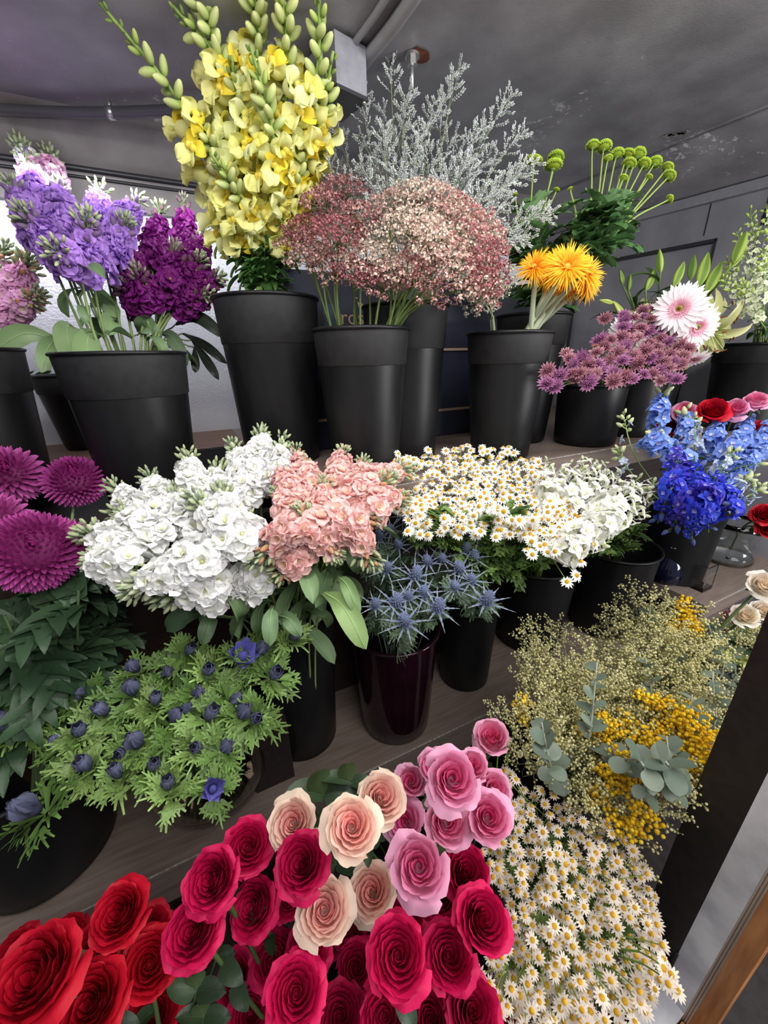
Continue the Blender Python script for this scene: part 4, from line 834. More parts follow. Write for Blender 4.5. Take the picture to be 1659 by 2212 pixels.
# ---- green button chrysanthemums
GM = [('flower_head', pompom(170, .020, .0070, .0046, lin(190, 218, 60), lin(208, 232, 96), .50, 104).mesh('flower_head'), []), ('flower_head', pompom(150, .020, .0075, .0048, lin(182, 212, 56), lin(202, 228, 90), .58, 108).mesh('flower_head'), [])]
out = []
for (x, y, s) in [(1153, 345, 38), (1202, 336, 34), (1196, 354, 38), (1280, 311, 28), (1305, 314, 32), (1314, 339, 20), (1333, 330, 30), (1357, 329, 28), (1379, 331, 32), (1360, 351, 30), (1393, 351, 28), (1417, 348, 28), (1444, 360, 26), (1448, 378, 28), (1348, 382, 20), (1404, 380, 17), (1204, 406, 15), (1231, 404, 11), (1450, 428, 18), (1112, 416, 12)]:
    d = .88; B = at(x, y, d); lo = at(1160+(x-1160)*.25, 600, .97) if x > 1230 else at(1120+(x-1110)*.35, 620, .95)
    mid = at(1250+(x-1250)*.42, 500, .90) if x > 1230 else at(1140+(x-1140)*.5, 500, .92)
    b = b_mum; base = b.c+Vector((rnd(-.03, .03), rnd(-.03, .03), .012)); rim = Vector((b.c.x+rnd(-.02, .04), b.c.y+rnd(-.03, .03), b.z)); pts = cat_curve([base, rim, mid, B], 18); root = empty('button_chrysanthemum', base)
    stem_part(root, pts, .003, .0017, lin(130, 152, 74)); dd = (pts[-1]-pts[-2]).normalized(); part(random.choice(GM), root, MX(B-dd*.004, (dd+rvec(.15)).normalized(), rnd(0, 6), s*d/FPX/.040))
    if s > 14:
        for j in range(9):
            t = rnd(.34, .72); p, d2 = sample(pts, t); a = rnd(0, 6.28)
            part(random.choice(ML), root, MX_leaf(p, Vector((math.cos(a), math.sin(a), 0)), rnd(.0, .9), rnd(.75, 1.35)))
    out.append((root, B))
autolabel(out, 'lime green button chrysanthemum', 'the green bunch', 'flower', 'green button chrysanthemums')

# ---- gerberas
def spider(seed):
    mb = MB(); c1, c2, c3 = lin(250, 176, 20), lin(252, 196, 44), lin(226, 120, 24)
    for w, (n, L, e0, e1) in enumerate([(46, .047, 8, -14), (46, .042, 24, 6), (40, .032, 42, 26), (30, .018, 60, 50)]):
        for i in range(n): petal(mb, L*rnd(.85, 1.1), .0030, e0+rnd(-9, 9), e1+rnd(-16, 16), 2*PI*i/n+rnd(-.08, .08), c3 if w > 1 else c1, c2, 4, 1, .8, strip, r0=.007-w*.001, z0=.001*w)
    cal = MB(); cal.blob((0, 0, -.006), (.012, .012, .010), lin(126, 138, 96), seg=14, rings=6, m=3); disc = MB(); disc.blob((0, 0, .005), (.008, .008, .004), lin(206, 170, 70), seg=14, rings=5, m=2)
    return ('flower_head', mb.mesh('flower_head'), [('disc', disc.mesh('disc')), ('calyx', cal.mesh('calyx'))])
SP = [spider(i) for i in range(3)]; out = []
for (x, y, d, s, fx, fy, bx_, by_) in [(1155, 578, .80, .85, -.4, .5, 1125, 705), (1225, 577, .76, .95, .1, .1, 1140, 705), (1200, 568, .86, .9, -.1, .9, 1134, 705), (1262, 590, .80, .98, .8, .3, 1152, 705), (1190, 595, .84, .85, -.3, .3, 1118, 705), (1268, 615, .84, .8, .9, -.2, 1160, 705), (1225, 620, .86, .8, .0, .2, 1146, 705), (1240, 575, .86, .9, .4, .8, 1130, 705)]:
    B = at(x, y, d); n_ = (CR*fx + UP*(.35+fy) + tocam(B)*(1.0)).normalized(); b = b_gerb; low = at(bx_, by_, b.c.length and (Vector((b.c.x, b.c.y-.01, b.z)).dot(CF)))
    low = Vector((b.c.x+(low.x-b.c.x)*.9, b.c.y+rnd(-.05, -.01), b.z)); E = B-n_*.012; base = low+(low-E)*((b.z-b.c.z-.02)/max(.05, E.z-b.z)); base = Vector((b.c.x+(base.x-b.c.x)*.25, b.c.y+(base.y-b.c.y)*.25, b.c.z+.015)); pts = [base.lerp(low, t/4) for t in range(4)]+[low.lerp(E, t/8) for t in range(9)]; root = empty('spider_gerbera', base)
    stem_part(root, pts, .0062, .0052, lin(150, 158, 132), n=10); part(random.choice(SP), root, MX(B, n_, rnd(0, 6), s*.95)); out.append((root, B))
autolabel(out, 'orange spidery gerbera on pale stem', 'the orange gerberas', 'flower', 'orange gerberas', per=20)
def wger(seed):
    mb = MB(); w = lin(252, 250, 250)
    for k, (n, L, e0, e1, wd, c0) in enumerate([(22, .046, 6, -12, .0125, lin(250, 240, 244)), (22, .040, 16, -2, .011, lin(246, 216, 228)), (26, .016, 30, 10, .004, lin(226, 150, 176)), (24, .009, 45, 30, .0026, lin(222, 140, 170))]):
        for i in range(n): petal(mb, L*rnd(.94, 1.05), wd, e0+rnd(-4, 4), e1+rnd(-8, 8), 2*PI*i/n+k*.14, c0, w if k < 2 else lin(236, 190, 200), 5, 3, .25, strip, r0=.008-.001*k, z0=.0012*k)
    disc = MB(); disc.blob((0, 0, .003), (.0075, .0075, .004), lin(150, 140, 60), seg=16, rings=6, m=2); disc.blob((0, 0, .0055), (.004, .004, .003), lin(110, 84, 40), seg=12, rings=4, m=2)
    cal = MB(); cal.blob((0, 0, -.005), (.011, .011, .009), G_STEM, seg=12, rings=5, m=3)
    return ('flower_head', mb.mesh('flower_head'), [('disc', disc.mesh('disc')), ('calyx', cal.mesh('calyx'))])
WG = [wger(0), wger(1)]
for (x, y, d, s, n_, lab) in [(1468, 667, .92, 1.12, (-.15, -.2, .15), 'large white gerbera with a pink ring facing forward, beside the lilies'), (1505, 706, .95, 1.05, (.55, .0, -.1), 'white gerbera turned right, below the large white gerbera'), (1355, 722, 1.0, 1.0, (-.2, 0, .1), 'white gerbera half hidden behind the mauve astrantia'), (1500, 775, 1.0, .7, (.5, -.1, -1.4), 'wilted blush gerbera drooping below the white gerberas')]:
    B = at(x, y, d); nv = (tocam(B)+CR*n_[0]+UP*n_[2]).normalized(); pts = stem_path(b_wger, B-nv*.012, None, n=12); root = empty('gerbera', pts[0]); stem_part(root, pts, .003, .0025, G_STEM); part(random.choice(WG), root, MX(B, nv, rnd(0, 6), s)); tag(root, lab, 'flower', 'white gerberas')
B = at(1298, 742, .98); pts = stem_path(b_astr, B, None); root = empty('wilted_flower', pts[0]); stem_part(root, pts, .002, .0015, G_STEM); mb = MB()
for i in range(9): petal(mb, .026, .009, 20, -20+rnd(-30, 30), i*.7, lin(150, 84, 40), lin(196, 112, 48), 4, 2, .5, oval)
part(('petals', mb.mesh('petals'), []), root, MX(B, (UP+tocam(B)).normalized(), 0, 1)); tag(root, 'small rust orange flower peeking out left of the astrantia', 'flower')

# ---- lilies
LB = [lily_bud(), lily_bud(1.0, lin(86, 116, 52), lin(120, 146, 66)), lily_bud(1.0, lin(150, 174, 70), lin(212, 216, 130))]; LO = [lily_open(lin(246, 242, 190), 1.3), lily_open(lin(242, 238, 178), 1.35)]
LLV = [t_leaf(leaf_mesh(.12, .020, e0, e1, c, prof=oval, cup=.4, ruf=0)) for e0, e1, c in ((35, -30, lin(58, 82, 44)), (20, -50, lin(50, 74, 40)), (50, 0, lin(70, 96, 50)))]
LI = [(1427, 590, 1425, 538, 1.0, 0), (1395, 628, 1415, 580, 1.02, 0), (1345, 615, 1340, 583, 1.02, 0), (1358, 628, 1362, 592, 1.0, 1), (1455, 620, 1478, 565, 1.0, 0), (1492, 605, 1500, 550, 1.0, 1), (1508, 620, 1530, 545, 1.0, 0), (1525, 635, 1560, 565, 1.0, 0), (1585, 570, 1613, 500, .95, 0), (1575, 580, 1608, 535, .96, 0), (1350, 690, 1325, 650, 1.0, 2), (1325, 655, 1295, 648, 1.0, 2)]
out = []
for (x0, y0, x1, y1, d, k) in LI:
    A, B = at(x0, y0, d), at(x1, y1, d); pts = stem_path(b_lily, A, None, n=14); root = empty('lily', pts[0]); stem_part(root, pts, .003, .0018, lin(96, 120, 60)); dd = (B-A); part(LB[k], root, MX(A, dd.normalized(), rnd(0, 6), dd.length/.075))
    for j in range(3): p, _ = sample(pts, rnd(.6, .97)); a = rnd(0, 6.28); part(random.choice(LLV), root, MX_leaf(p, Vector((math.cos(a), math.sin(a), 0)), rnd(-.2, .5), rnd(.6, .95)))
    out.append((root, B))
autolabel(out, 'closed green lily bud', 'the lily bunch', 'flower', 'lily buds')
for (x, y, d, n_, s, lab) in [(1560, 688, 1.04, (.9, .25), 1.0, 'open pale yellow lily facing right, highest of the open lilies'), (1548, 722, 1.02, (.8, -.1), 1.0, 'open pale yellow lily with brown anthers, middle of the open lilies'), (1545, 745, 1.0, (.5, -.7), .9, 'open pale yellow lily hanging down, lowest of the open lilies'), (1395, 655, 1.02, (-.2, .8), .6, 'half open pale yellow lily behind the white gerberas')]:
    B = at(x, y, d); nv = (tocam(B)*1.1+CR*n_[0]+UP*n_[1]).normalized(); B = B-nv*.06; pts = stem_path(b_lily, B, None, n=14); root = empty('lily', pts[0]); stem_part(root, pts, .003, .002, lin(96, 120, 60)); part(random.choice(LO), root, MX(B, nv, rnd(0, 6), s)); tag(root, lab, 'flower', 'open lilies')
# ---- pale green-white spires at the right edge
GW = L3(lambda i: t_delph(lin(232, 236, 214), lin(226, 232, 200), lin(200, 214, 140), .62), 2); GB = [t_singlebud(lin(150, 180, 80), lin(206, 220, 130), .9)]
out = []
for (tx, ty, bx_, by_, d) in [(1620, 450, 1640, 620, .98), (1655, 440, 1665, 620, .95), (1590, 500, 1640, 640, .98), (1690, 460, 1690, 640, .95), (1650, 540, 1650, 660, .92), (1560, 600, 1620, 680, .98), (1600, 610, 1640, 690, .95), (1570, 560, 1620, 650, 1.0)]:
    out.append(spike(b_farR, at(bx_, by_, d), at(tx, ty, d), GW, 26, name='larkspur', bud=None, single=GB, ns=14, size=.9, stalk=.012, r=(.0025, .001), leaves=NL, nl=2, col=lin(130, 156, 80)))
autolabel(out, 'pale green white flower spire', 'the right edge group', 'flower', 'green white spires')

# ---- astrantia
AS = [t_astrantia(lin(174, 118, 158), lin(150, 82, 132)), t_astrantia(lin(180, 126, 140), lin(140, 76, 96)), t_astrantia(lin(188, 140, 150), lin(160, 96, 116))]
out = []; r_ = random.Random(11); pts_ = []
poly = [(1180, 1235, 800, 835), (1225, 1300, 765, 830), (1290, 1480, 735, 825), (1340, 1490, 690, 790), (1380, 1485, 665, 760)]
tries = 0
while len(pts_) < 74 and tries < 6000:
    tries += 1; q_ = r_.choice(poly[1:]+poly[2:]); x, y = r_.uniform(q_[0], q_[1]), r_.uniform(q_[2], q_[3])
    if all((x-a)**2+(y-c)**2 > 15**2 for a, c in pts_): pts_.append((x, y))
pts_ += [(1185, 802), (1182, 832), (1200, 836), (1210, 815), (1308, 690), (1345, 685), (1222, 766)]
for (x, y) in pts_:
    d = .80+.12*(830-y)/150+.08*(x-1200)/300+r_.uniform(-.015, .015); B = at(x, y, d); pts = stem_path(b_astr if x < 1400 else b_wger, B, None, n=8); root = empty('astrantia', pts[0]); stem_part(root, pts, .0014, .0009, lin(110, 120, 70), n=4)
    nv = (tocam(B)*.9+UP*.6+rvec(.55)).normalized(); part(r_.choice(AS), root, MX(B, nv, r_.uniform(0, 6), r_.uniform(.95, 1.3))); out.append((root, B))
for o, p in out: tag(o, 'dusty mauve astrantia pincushion in the mauve cluster over the short black bucket', 'flower', 'mauve astrantia')
# ---- chamomile
DA_DIM = [t_daisy(i, lin(240, 229, 216)) for i in range(5)]+[t_daisy(8, lin(240, 229, 216), back=-30)]  # lower-tier daisies: the weaker light there is put into tanner petals
DA = [t_daisy(i, lin(252, 250, 244)) for i in range(5)]+[t_daisy(9, back=-25)]
def in_poly(x, y, P):
    c = False; n = len(P)
    for i in range(n):
        x1, y1 = P[i]; x2, y2 = P[(i+1) % n]
        if (y1 > y) != (y2 > y) and x < (x2-x1)*(y-y1)/(y2-y1)+x1: c = not c
    return c
def scatter(poly, n, md, r_):
    xs = [p[0] for p in poly]; ys = [p[1] for p in poly]; out = []; t = 0
    while len(out) < n and t < n*60:
        t += 1; x, y = r_.uniform(min(xs), max(xs)), r_.uniform(min(ys), max(ys)); m = md*r_.uniform(.6, 1.1)
        if in_poly(x, y, poly) and all((x-a)**2+(y-b)**2 > m*m for a, b in out): out.append((x, y))
    return out
def sprays(heads, b, k, hubdrop, label, group, size, leaf=None, nleaf=3, tilt=.7, kinds=None):
    """heads: 3D points; neighbours are gathered into sprays of about k flowers on one branching stem"""
    left = list(heads)
    while left:
        s0 = left.pop(0); left.sort(key=lambda p: (p-s0).length); grp = [s0]+left[:k-1]; left = left[k-1:]
        c = sum(grp, Vector())/len(grp); tob = Vector((b.c.x, b.c.y, b.z))-c; hub = c+tob.normalized()*min(hubdrop, tob.length*.5)
        pts = stem_path(b, hub, None, n=8); root = empty('chamomile', pts[0]); mb = MB(); o = root.location
        mb.tube([p-o for p in pts], .0013, lin(110, 140, 62), 5)
        for h in grp:
            m = (hub+h)/2+UP*.004; mb.tube([hub-o, m-o, h-o], [.0009, .0007, .0006], lin(128, 156, 72), 4, caps=False)
        obj('stem', mb.mesh('stem'), root)
        for h in grp: part(random.choice(kinds or DA), root, MX(h, (tocam(h)*tilt+UP*.75+rvec(.65)).normalized(), rnd(0, 6.28), size*rnd(.88, 1.12)))
        for j in range(nleaf):
            a = rnd(0, 6.28); p, _ = sample(pts, rnd(.75, 1)); part(random.choice(leaf or FL), root, MX_leaf(p, (Vector((math.cos(a), math.sin(a), 0))+tocam(p)*.4).normalized(), rnd(-.3, .8), rnd(.7, 1.2)))
        tag(root, label, 'flower', group)
r_ = random.Random(21)
P1 = [(850, 985), (900, 990), (990, 960), (1100, 965), (1170, 1000), (1220, 1060), (1270, 1130), (1260, 1190), (1190, 1200), (1130, 1160), (1060, 1150), (960, 1140), (900, 1140), (850, 1110)]
hp = scatter(P1, 330, 15, r_)
H1 = [at(x, y, .64+.26*(1200-y)/230+r_.uniform(-.012, .012)) for x, y in hp]
OUTL = [(1245, 1243), (1225, 1257), (1265, 1172), (1282, 1176), (1268, 1160), (1255, 1213), (1190, 1150), (1075, 1145), (1072, 1160), (1140, 1187), (1165, 1180), (1150, 1198), (1200, 1192), (985, 975), (860, 980), (925, 972), (1040, 968)]
H1 += [at(r_.uniform(880, 1180), r_.uniform(1090, 1165), r_.uniform(.655, .70)) for k in range(46)]
H1 += [at(x, y, .62+.26*(1200-min(y, 1200))/230) for x, y in OUTL]
sprays(H1, b_cham, 6, .06, 'chamomile spray of tiny white daisies in the mound over the middle shelf', 'chamomile on the middle shelf', 1.05, nleaf=3)
# the mound's feathery green side
for i in range(38):
    x, y = r_.uniform(900, 1160), r_.uniform(1110, 1250)
    if y > 1130+(x-900)*.5+60: continue
    p = at(x, y, .74); pts = stem_path(b_cham, p, None, n=6); root = empty('chamomile_shoot', pts[0]); stem_part(root, pts, .0013, .0009, lin(100, 134, 58), n=4)
    for j in range(6): a = rnd(0, 6.28); part(random.choice(FL), root, MX_leaf(p+rvec(.012), (Vector((math.cos(a), math.sin(a), 0))+tocam(p)*.5).normalized(), rnd(-.6, .6), rnd(.9, 1.3)))
    tag(root, 'leafy green chamomile shoot below the white daisies of the middle shelf', 'plant', 'chamomile shoots on the middle shelf')
P2 = [(1075, 1650), (1130, 1690), (1200, 1720), (1270, 1760), (1350, 1800), (1410, 1900), (1425, 2010), (1440, 2080), (1420, 2130), (1380, 2215), (1050, 2230), (1030, 2100), (1080, 2050), (1075, 1950), (1060, 1890), (1040, 1840), (1100, 1780), (1095, 1700)]
hp = scatter(P2, 320, 23, r_)
H2 = [at(x, y, .46+.22*(2212-y)/560+r_.uniform(-.03, .03)) for x, y in hp]
sprays(H2, b_daisy, 6, .07, 'chamomile spray of tiny white daisies in the mass beside the black door jamb', 'chamomile in the lowest tier', .88, nleaf=4, kinds=DA_DIM)
for (x, y, d) in [(1450, 2105, .44), (1462, 2140, .43), (1070, 1590, .66), (1095, 1600, .66), (1040, 1700, .60)]:
    sprays([at(x, y, d), at(x-18, y-14, d)], b_daisy, 2, .05, 'chamomile spray of tiny white daisies in the mass beside the black door jamb', 'chamomile in the lowest tier', .88, nleaf=0, kinds=DA_DIM)

# ---- white larkspur
LW = L3(lambda i: t_delph(lin(250, 250, 247), lin(246, 247, 236), lin(232, 234, 200), 1.2, .7), 4); LWB = [t_singlebud(lin(200, 210, 160), lin(232, 234, 210))]
out = []
for (tx, ty, td, bx_, by_, bd) in [(1432, 1040, .86, 1310, 1100, .74), (1415, 1075, .80, 1290, 1130, .70), (1405, 1105, .76, 1270, 1150, .68), (1270, 985, .92, 1230, 1090, .78), (1185, 992, .92, 1190, 1090, .78), (1345, 1010, .92, 1260, 1090, .78), (1385, 1030, .88, 1280, 1110, .76), (1320, 1170, .70, 1220, 1190, .66), (1230, 1000, .92, 1210, 1090, .80), (1360, 1130, .74, 1240, 1165, .68), (1305, 995, .94, 1250, 1080, .80)]:
    out.append(spike(b_delph, at(bx_, by_, bd), at(tx, ty, td), LW, 22, name='larkspur', single=LWB, ns=4, size=1.0, stalk=.016, r=(.0025, .0013), nl=0, col=lin(150, 170, 100)))
autolabel(out, 'white larkspur spike', 'the white larkspur bunch', 'flower', 'white larkspur')
for i in range(16):
    p = at(r_.uniform(1290, 1400), r_.uniform(1120, 1200), .80); pts = stem_path(b_delph, p, None, n=6); root = empty('larkspur_shoot', pts[0]); stem_part(root, pts, .002, .0014, lin(62, 84, 44), n=5)
    for j in range(5): a = rnd(0, 6.28); q_, _ = sample(pts, rnd(.6, 1)); part(random.choice(FL), root, MX_leaf(q_, Vector((math.cos(a), math.sin(a), 0)), rnd(0, .9), rnd(.9, 1.4)))
    tag(root, 'dark green feathery larkspur shoot in the large bucket with exposed rim', 'plant', 'larkspur shoots')

# ---- blue delphiniums
LB_ = L3(lambda i: t_delph(lin(134, 164, 232), lin(116, 146, 224), lin(200, 204, 230), 1.15), 3); DB_ = L3(lambda i: t_delph(lin(58, 78, 214), lin(44, 52, 190), lin(150, 150, 220), 1.25), 3); DV_ = L3(lambda i: t_delph(lin(84, 74, 200), lin(64, 50, 172), lin(150, 140, 200), 1.2), 2)
PB_ = L3(lambda i: t_delph(lin(196, 208, 232), lin(180, 196, 224), lin(226, 230, 220), 1.0), 2); WB = [t_singlebud(lin(150, 170, 110), lin(226, 228, 190), 1.2)]; BB = [t_singlebud(lin(90, 110, 100), lin(70, 80, 190), 1.2)]
out = []
for (tx, ty, bx_, by_, d, n) in [(1435, 845, 1425, 930, .92, 12), (1375, 960, 1440, 975, .84, 13), (1480, 885, 1480, 970, .94, 12), (1400, 940, 1470, 1000, .86, 10), (1560, 900, 1530, 980, .96, 14), (1625, 885, 1580, 990, .98, 16), (1665, 900, 1620, 1000, .98, 16), (1660, 960, 1580, 1020, .94, 14), (1600, 930, 1560, 1000, .92, 14), (1640, 1000, 1560, 1030, .90, 10)]:
    out.append(spike(b_blue, at(bx_, by_, d), at(tx, ty, d), LB_, int(n*1.25), name='delphinium', single=WB if n < 13 else None, ns=4, size=1.22, stalk=.014, r=(.0025, .0015), leaves=NL, nl=1, col=lin(90, 120, 70)))
autolabel(out, 'light blue delphinium spike', 'the blue delphinium bunch', 'flower', 'light blue delphiniums')
out = []
for i, (tx, ty, bx_, by_, d, n) in enumerate([(1455, 960, 1480, 1060, .80, 15), (1500, 985, 1500, 1080, .78, 15), (1560, 1010, 1520, 1100, .78, 14), (1445, 1150, 1490, 1080, .74, 14), (1420, 1130, 1460, 1050, .76, 12), (1490, 1165, 1510, 1090, .72, 13), (1560, 1100, 1510, 1070, .74, 14), (1600, 1060, 1540, 1080, .78, 13), (1530, 1150, 1520, 1080, .74, 12), (1430, 1040, 1480, 1060, .78, 13), (1610, 1090, 1550, 1110, .76, 9), (1440, 1000, 1470, 1060, .80, 10)]):
    out.append(spike(b_blue, at(bx_, by_, d), at(tx, ty, d), DB_ if i % 3 else DV_, n, name='delphinium', single=BB, ns=2, size=1.0, stalk=.014, r=(.0025, .0015), leaves=NL, nl=1, col=lin(80, 104, 64)))
autolabel(out, 'deep royal blue delphinium spike', 'the blue delphinium bunch', 'flower', 'deep blue delphiniums')
out = []
for (tx, ty, bx_, by_, d) in [(1345, 890, 1380, 1000, .90), (1335, 970, 1370, 1030, .88), (1650, 1050, 1580, 1090, .84), (1500, 900, 1500, 980, .92), (1590, 970, 1540, 1030, .88), (1625, 1030, 1560, 1070, .84)]:
    out.append(spike(b_blue, at(bx_, by_, d), at(tx, ty, d), PB_, 3 if tx < 1350 else 9, name='delphinium', single=WB, ns=9, size=.9, stalk=.012, r=(.0022, .001), nl=0, col=lin(130, 156, 90)))
autolabel(out, 'pale delphinium sprig with cream buds', 'the blue delphinium bunch', 'flower', 'pale delphinium sprigs')

# ---- sea holly
ER = [t_eryngium(i) for i in range(4)]
EL = []
for i in range(3):
    mb = ruff(lin(88, 108, 84), 1.0, 6, 40+i, 5); EL.append(('leaf', mb.mesh('leaf'), []))
out = []
for (x, y, s) in [(870, 1115, 28), (845, 1145, 28), (820, 1160, 26), (905, 1170, 32), (862, 1180, 26), (945, 1150, 24), (835, 1230, 30), (895, 1248, 36), (925, 1215, 28), (955, 1205, 26), (1012, 1165, 32), (1022, 1205, 30), (995, 1232, 32), (1018, 1255, 28), (880, 1290, 26), (853, 1305, 34), (945, 1315, 34), (877, 1345, 34), (810, 1310, 26), (1048, 1302, 36), (918, 1282, 30), (985, 1270, 26), (800, 1170, 26), (1005, 1190, 28)]:
    d = .60+.20*(1345-y)/230; B = at(x, y, d); b = b_thist if x < 980 else b_cham2; pts = stem_path(b, B, None, n=8); root = empty('sea_holly', pts[0]); stem_part(root, pts, .0018, .0013, lin(104, 116, 110), n=5)
    nv = (tocam(B)*.8+UP*.8+rvec(.45)).normalized(); part(random.choice(ER), root, MX(B, nv, rnd(0, 6), s/30*1.05)); p, _ = sample(pts, .88)
    for j in range(3): p, _ = sample(pts, rnd(.72, .96)); part(random.choice(EL), root, MX(p, (UP+rvec(.6)).normalized(), rnd(0, 6), rnd(.7, 1.1)))
    out.append((root, B))
autolabel(out, 'steel blue sea holly thistle', 'the thistle bunch', 'flower', 'sea holly thistles')

# ---- magenta chrysanthemums
mc0, mc1 = lin(176, 46, 136), lin(228, 116, 202)
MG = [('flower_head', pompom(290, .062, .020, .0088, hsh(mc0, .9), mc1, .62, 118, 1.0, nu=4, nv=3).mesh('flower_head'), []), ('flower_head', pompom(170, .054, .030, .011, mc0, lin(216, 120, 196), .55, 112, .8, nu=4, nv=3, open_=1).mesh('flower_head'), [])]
for (x, y, d, k, s, nv, lab) in [(72, 1185, .58, 0, 1.0, (-.05, .42), 'large round magenta chrysanthemum at the left edge, biggest of the chrysanthemums'), (160, 1032, .80, 0, .93, (0, 1.1), 'round magenta chrysanthemum on its own tall stem left of the white stock'), (15, 1020, .76, 1, .95, (-.2, .5), 'pinker open magenta chrysanthemum at the left edge, above the largest one'), (140, 1178, .66, 1, .8, (.5, .3), 'pinkish chrysanthemum peeking out right of the largest magenta one'), (20, 1080, .78, 1, .5, (.2, -.5), 'small pink chrysanthemum hanging under the upper left one'), (-20, 1120, .66, 1, .8, (-.4, .4), 'chrysanthemum mostly cut off by the left edge')]:
    B = at(x, y, d); n_ = (tocam(B)+CR*nv[0]+UP*nv[1]).normalized(); pts = stem_path(b_leftm, B-n_*.02, None, n=12); root = empty('chrysanthemum', pts[0]); stem_part(root, pts, .004, .003, lin(104, 128, 80)); part(MG[k], root, MX(B-n_*.010, n_, rnd(0, 6), s))
    for j in range(7 if s > .6 else 3):
        p, _ = sample(pts, rnd(.55, .9)); a = rnd(0, 6.28); part(random.choice(ML if y < 1060 else ML_big), root, MX_leaf(p, (Vector((math.cos(a), math.sin(a), 0))+tocam(p)*.35).normalized(), rnd(-.5, .4), rnd(.7, 1.0)))
    tag(root, lab, 'flower', 'magenta chrysanthemums')
for i, (x, y, lab) in enumerate([(60, 1290, 'dark lobed chrysanthemum foliage just below the largest magenta flower'), (170, 1275, 'dark chrysanthemum foliage reaching right below the white stock'), (40, 1390, 'broad lobed chrysanthemum leaves at the left edge, above the anemones'), (110, 1420, 'lowest broad chrysanthemum leaves, just above the anemone ruffs'), (10, 1330, 'chrysanthemum leaves cut off by the left edge')]):
    B = at(x, y, .60); pts = stem_path(b_leftm, B, None, n=10); root = empty('chrysanthemum_foliage', pts[0]); stem_part(root, pts, .003, .002, lin(74, 96, 60))
    for j in range(6):
        p, _ = sample(pts, rnd(.7, 1)); a = rnd(0, 6.28); part(random.choice(ML_big), root, MX_leaf(p, (Vector((math.cos(a), math.sin(a), 0))*1.0+CR*.4+tocam(p)*.4).normalized(), rnd(-.5, .2), rnd(.8, 1.15)))
    tag(root, lab, 'foliage')

# ---- anemones
AR = [('leaf_ruff', ruff(c, 1.0, 8, i, e).mesh('leaf_ruff'), []) for i, (c, e) in enumerate([(lin(112, 142, 74), 25), (lin(92, 124, 60), 5), (lin(128, 156, 88), 45), (lin(104, 134, 68), 15)])]
AL = [('leaf', ruff(lin(74, 104, 52), 1.0, 6, 60+i, 0).mesh('leaf'), []) for i in range(2)]
AB = [('bud', bud_anemone(1.0).mesh('bud'), []), ('bud', bud_anemone(.9, .12).mesh('bud'), [])]; ABL = [('bud', bud_anemone(1.0, .5, lin(84, 82, 150), lin(124, 122, 206)).mesh('bud'), [])]
AN = [(42, 1575, 1.2), (90, 1700 + 52, 1.15), (178, 1590, .8), (132, 1612, .6), (238, 1540, .8), (290, 1502, .85), (195, 1662, .9), (305, 1612, .95), (268, 1623, .6), (185, 1502, .5), (335, 1525, .7), (402, 1532, .6), (448, 1555, .95), (372, 1565, .7), (428, 1617, .7), (520, 1550, .9), (550, 1553, .8), (497, 1512, .6), (365, 1705, .7), (458, 1703, .45), (405, 1415, .8), (365, 1450, .7), (450, 1455, .85), (520, 1425, .9), (588, 1463, 1.0), (555, 1410, .8), (625, 1380, .8), (300, 1450, .7), (75, 1545, .8), (430, 1500, .7), (260, 1680, .7), (480, 1620, .7), (330, 1660, .7)]
out = []
for i, (x, y, s) in enumerate(AN):
    d = .50+.14*(1760-y)/380; B = at(x, y, d); off = (x-370)/300; nv = (tocam(B)*.9+UP*.55+CR*off*.6+rvec(.28)).normalized()
    base = v_an.c+Vector((rnd(-.03, .03), rnd(-.03, .03), .012)); rimp = v_an.c+Vector((rnd(-.07, .07), rnd(-.07, .05), v_an.h)); pts = cat_curve([base, rimp, (rimp+B)/2+UP*.02+rvec(.01), B-nv*.012], 12); root = empty('anemone', base)
    stem_part(root, pts, .0026, .0022, lin(128, 146, 92)); part(AR[i % 4], root, MX(B-nv*.010, nv, rnd(0, 6), 1.05*(.75+.35*s))); part((ABL if (x, y) in ((458, 1703), (520, 1425)) else AB)[0] if i % 2 or (x, y) in ((458, 1703), (520, 1425)) else AB[1], root, MX(B+nv*.002, (nv+rvec(.25)).normalized(), rnd(0, 6), .35+s*1.1))
    for j in range(1): p, _ = sample(pts, rnd(.7, .93)); part(random.choice(AL), root, MX(p, (nv+rvec(.6)).normalized(), rnd(0, 6), rnd(.8, 1.1)))
    out.append((root, B))
autolabel(out, 'dark anemone bud in green ruff', 'the anemone bunch', 'flower', 'anemones')

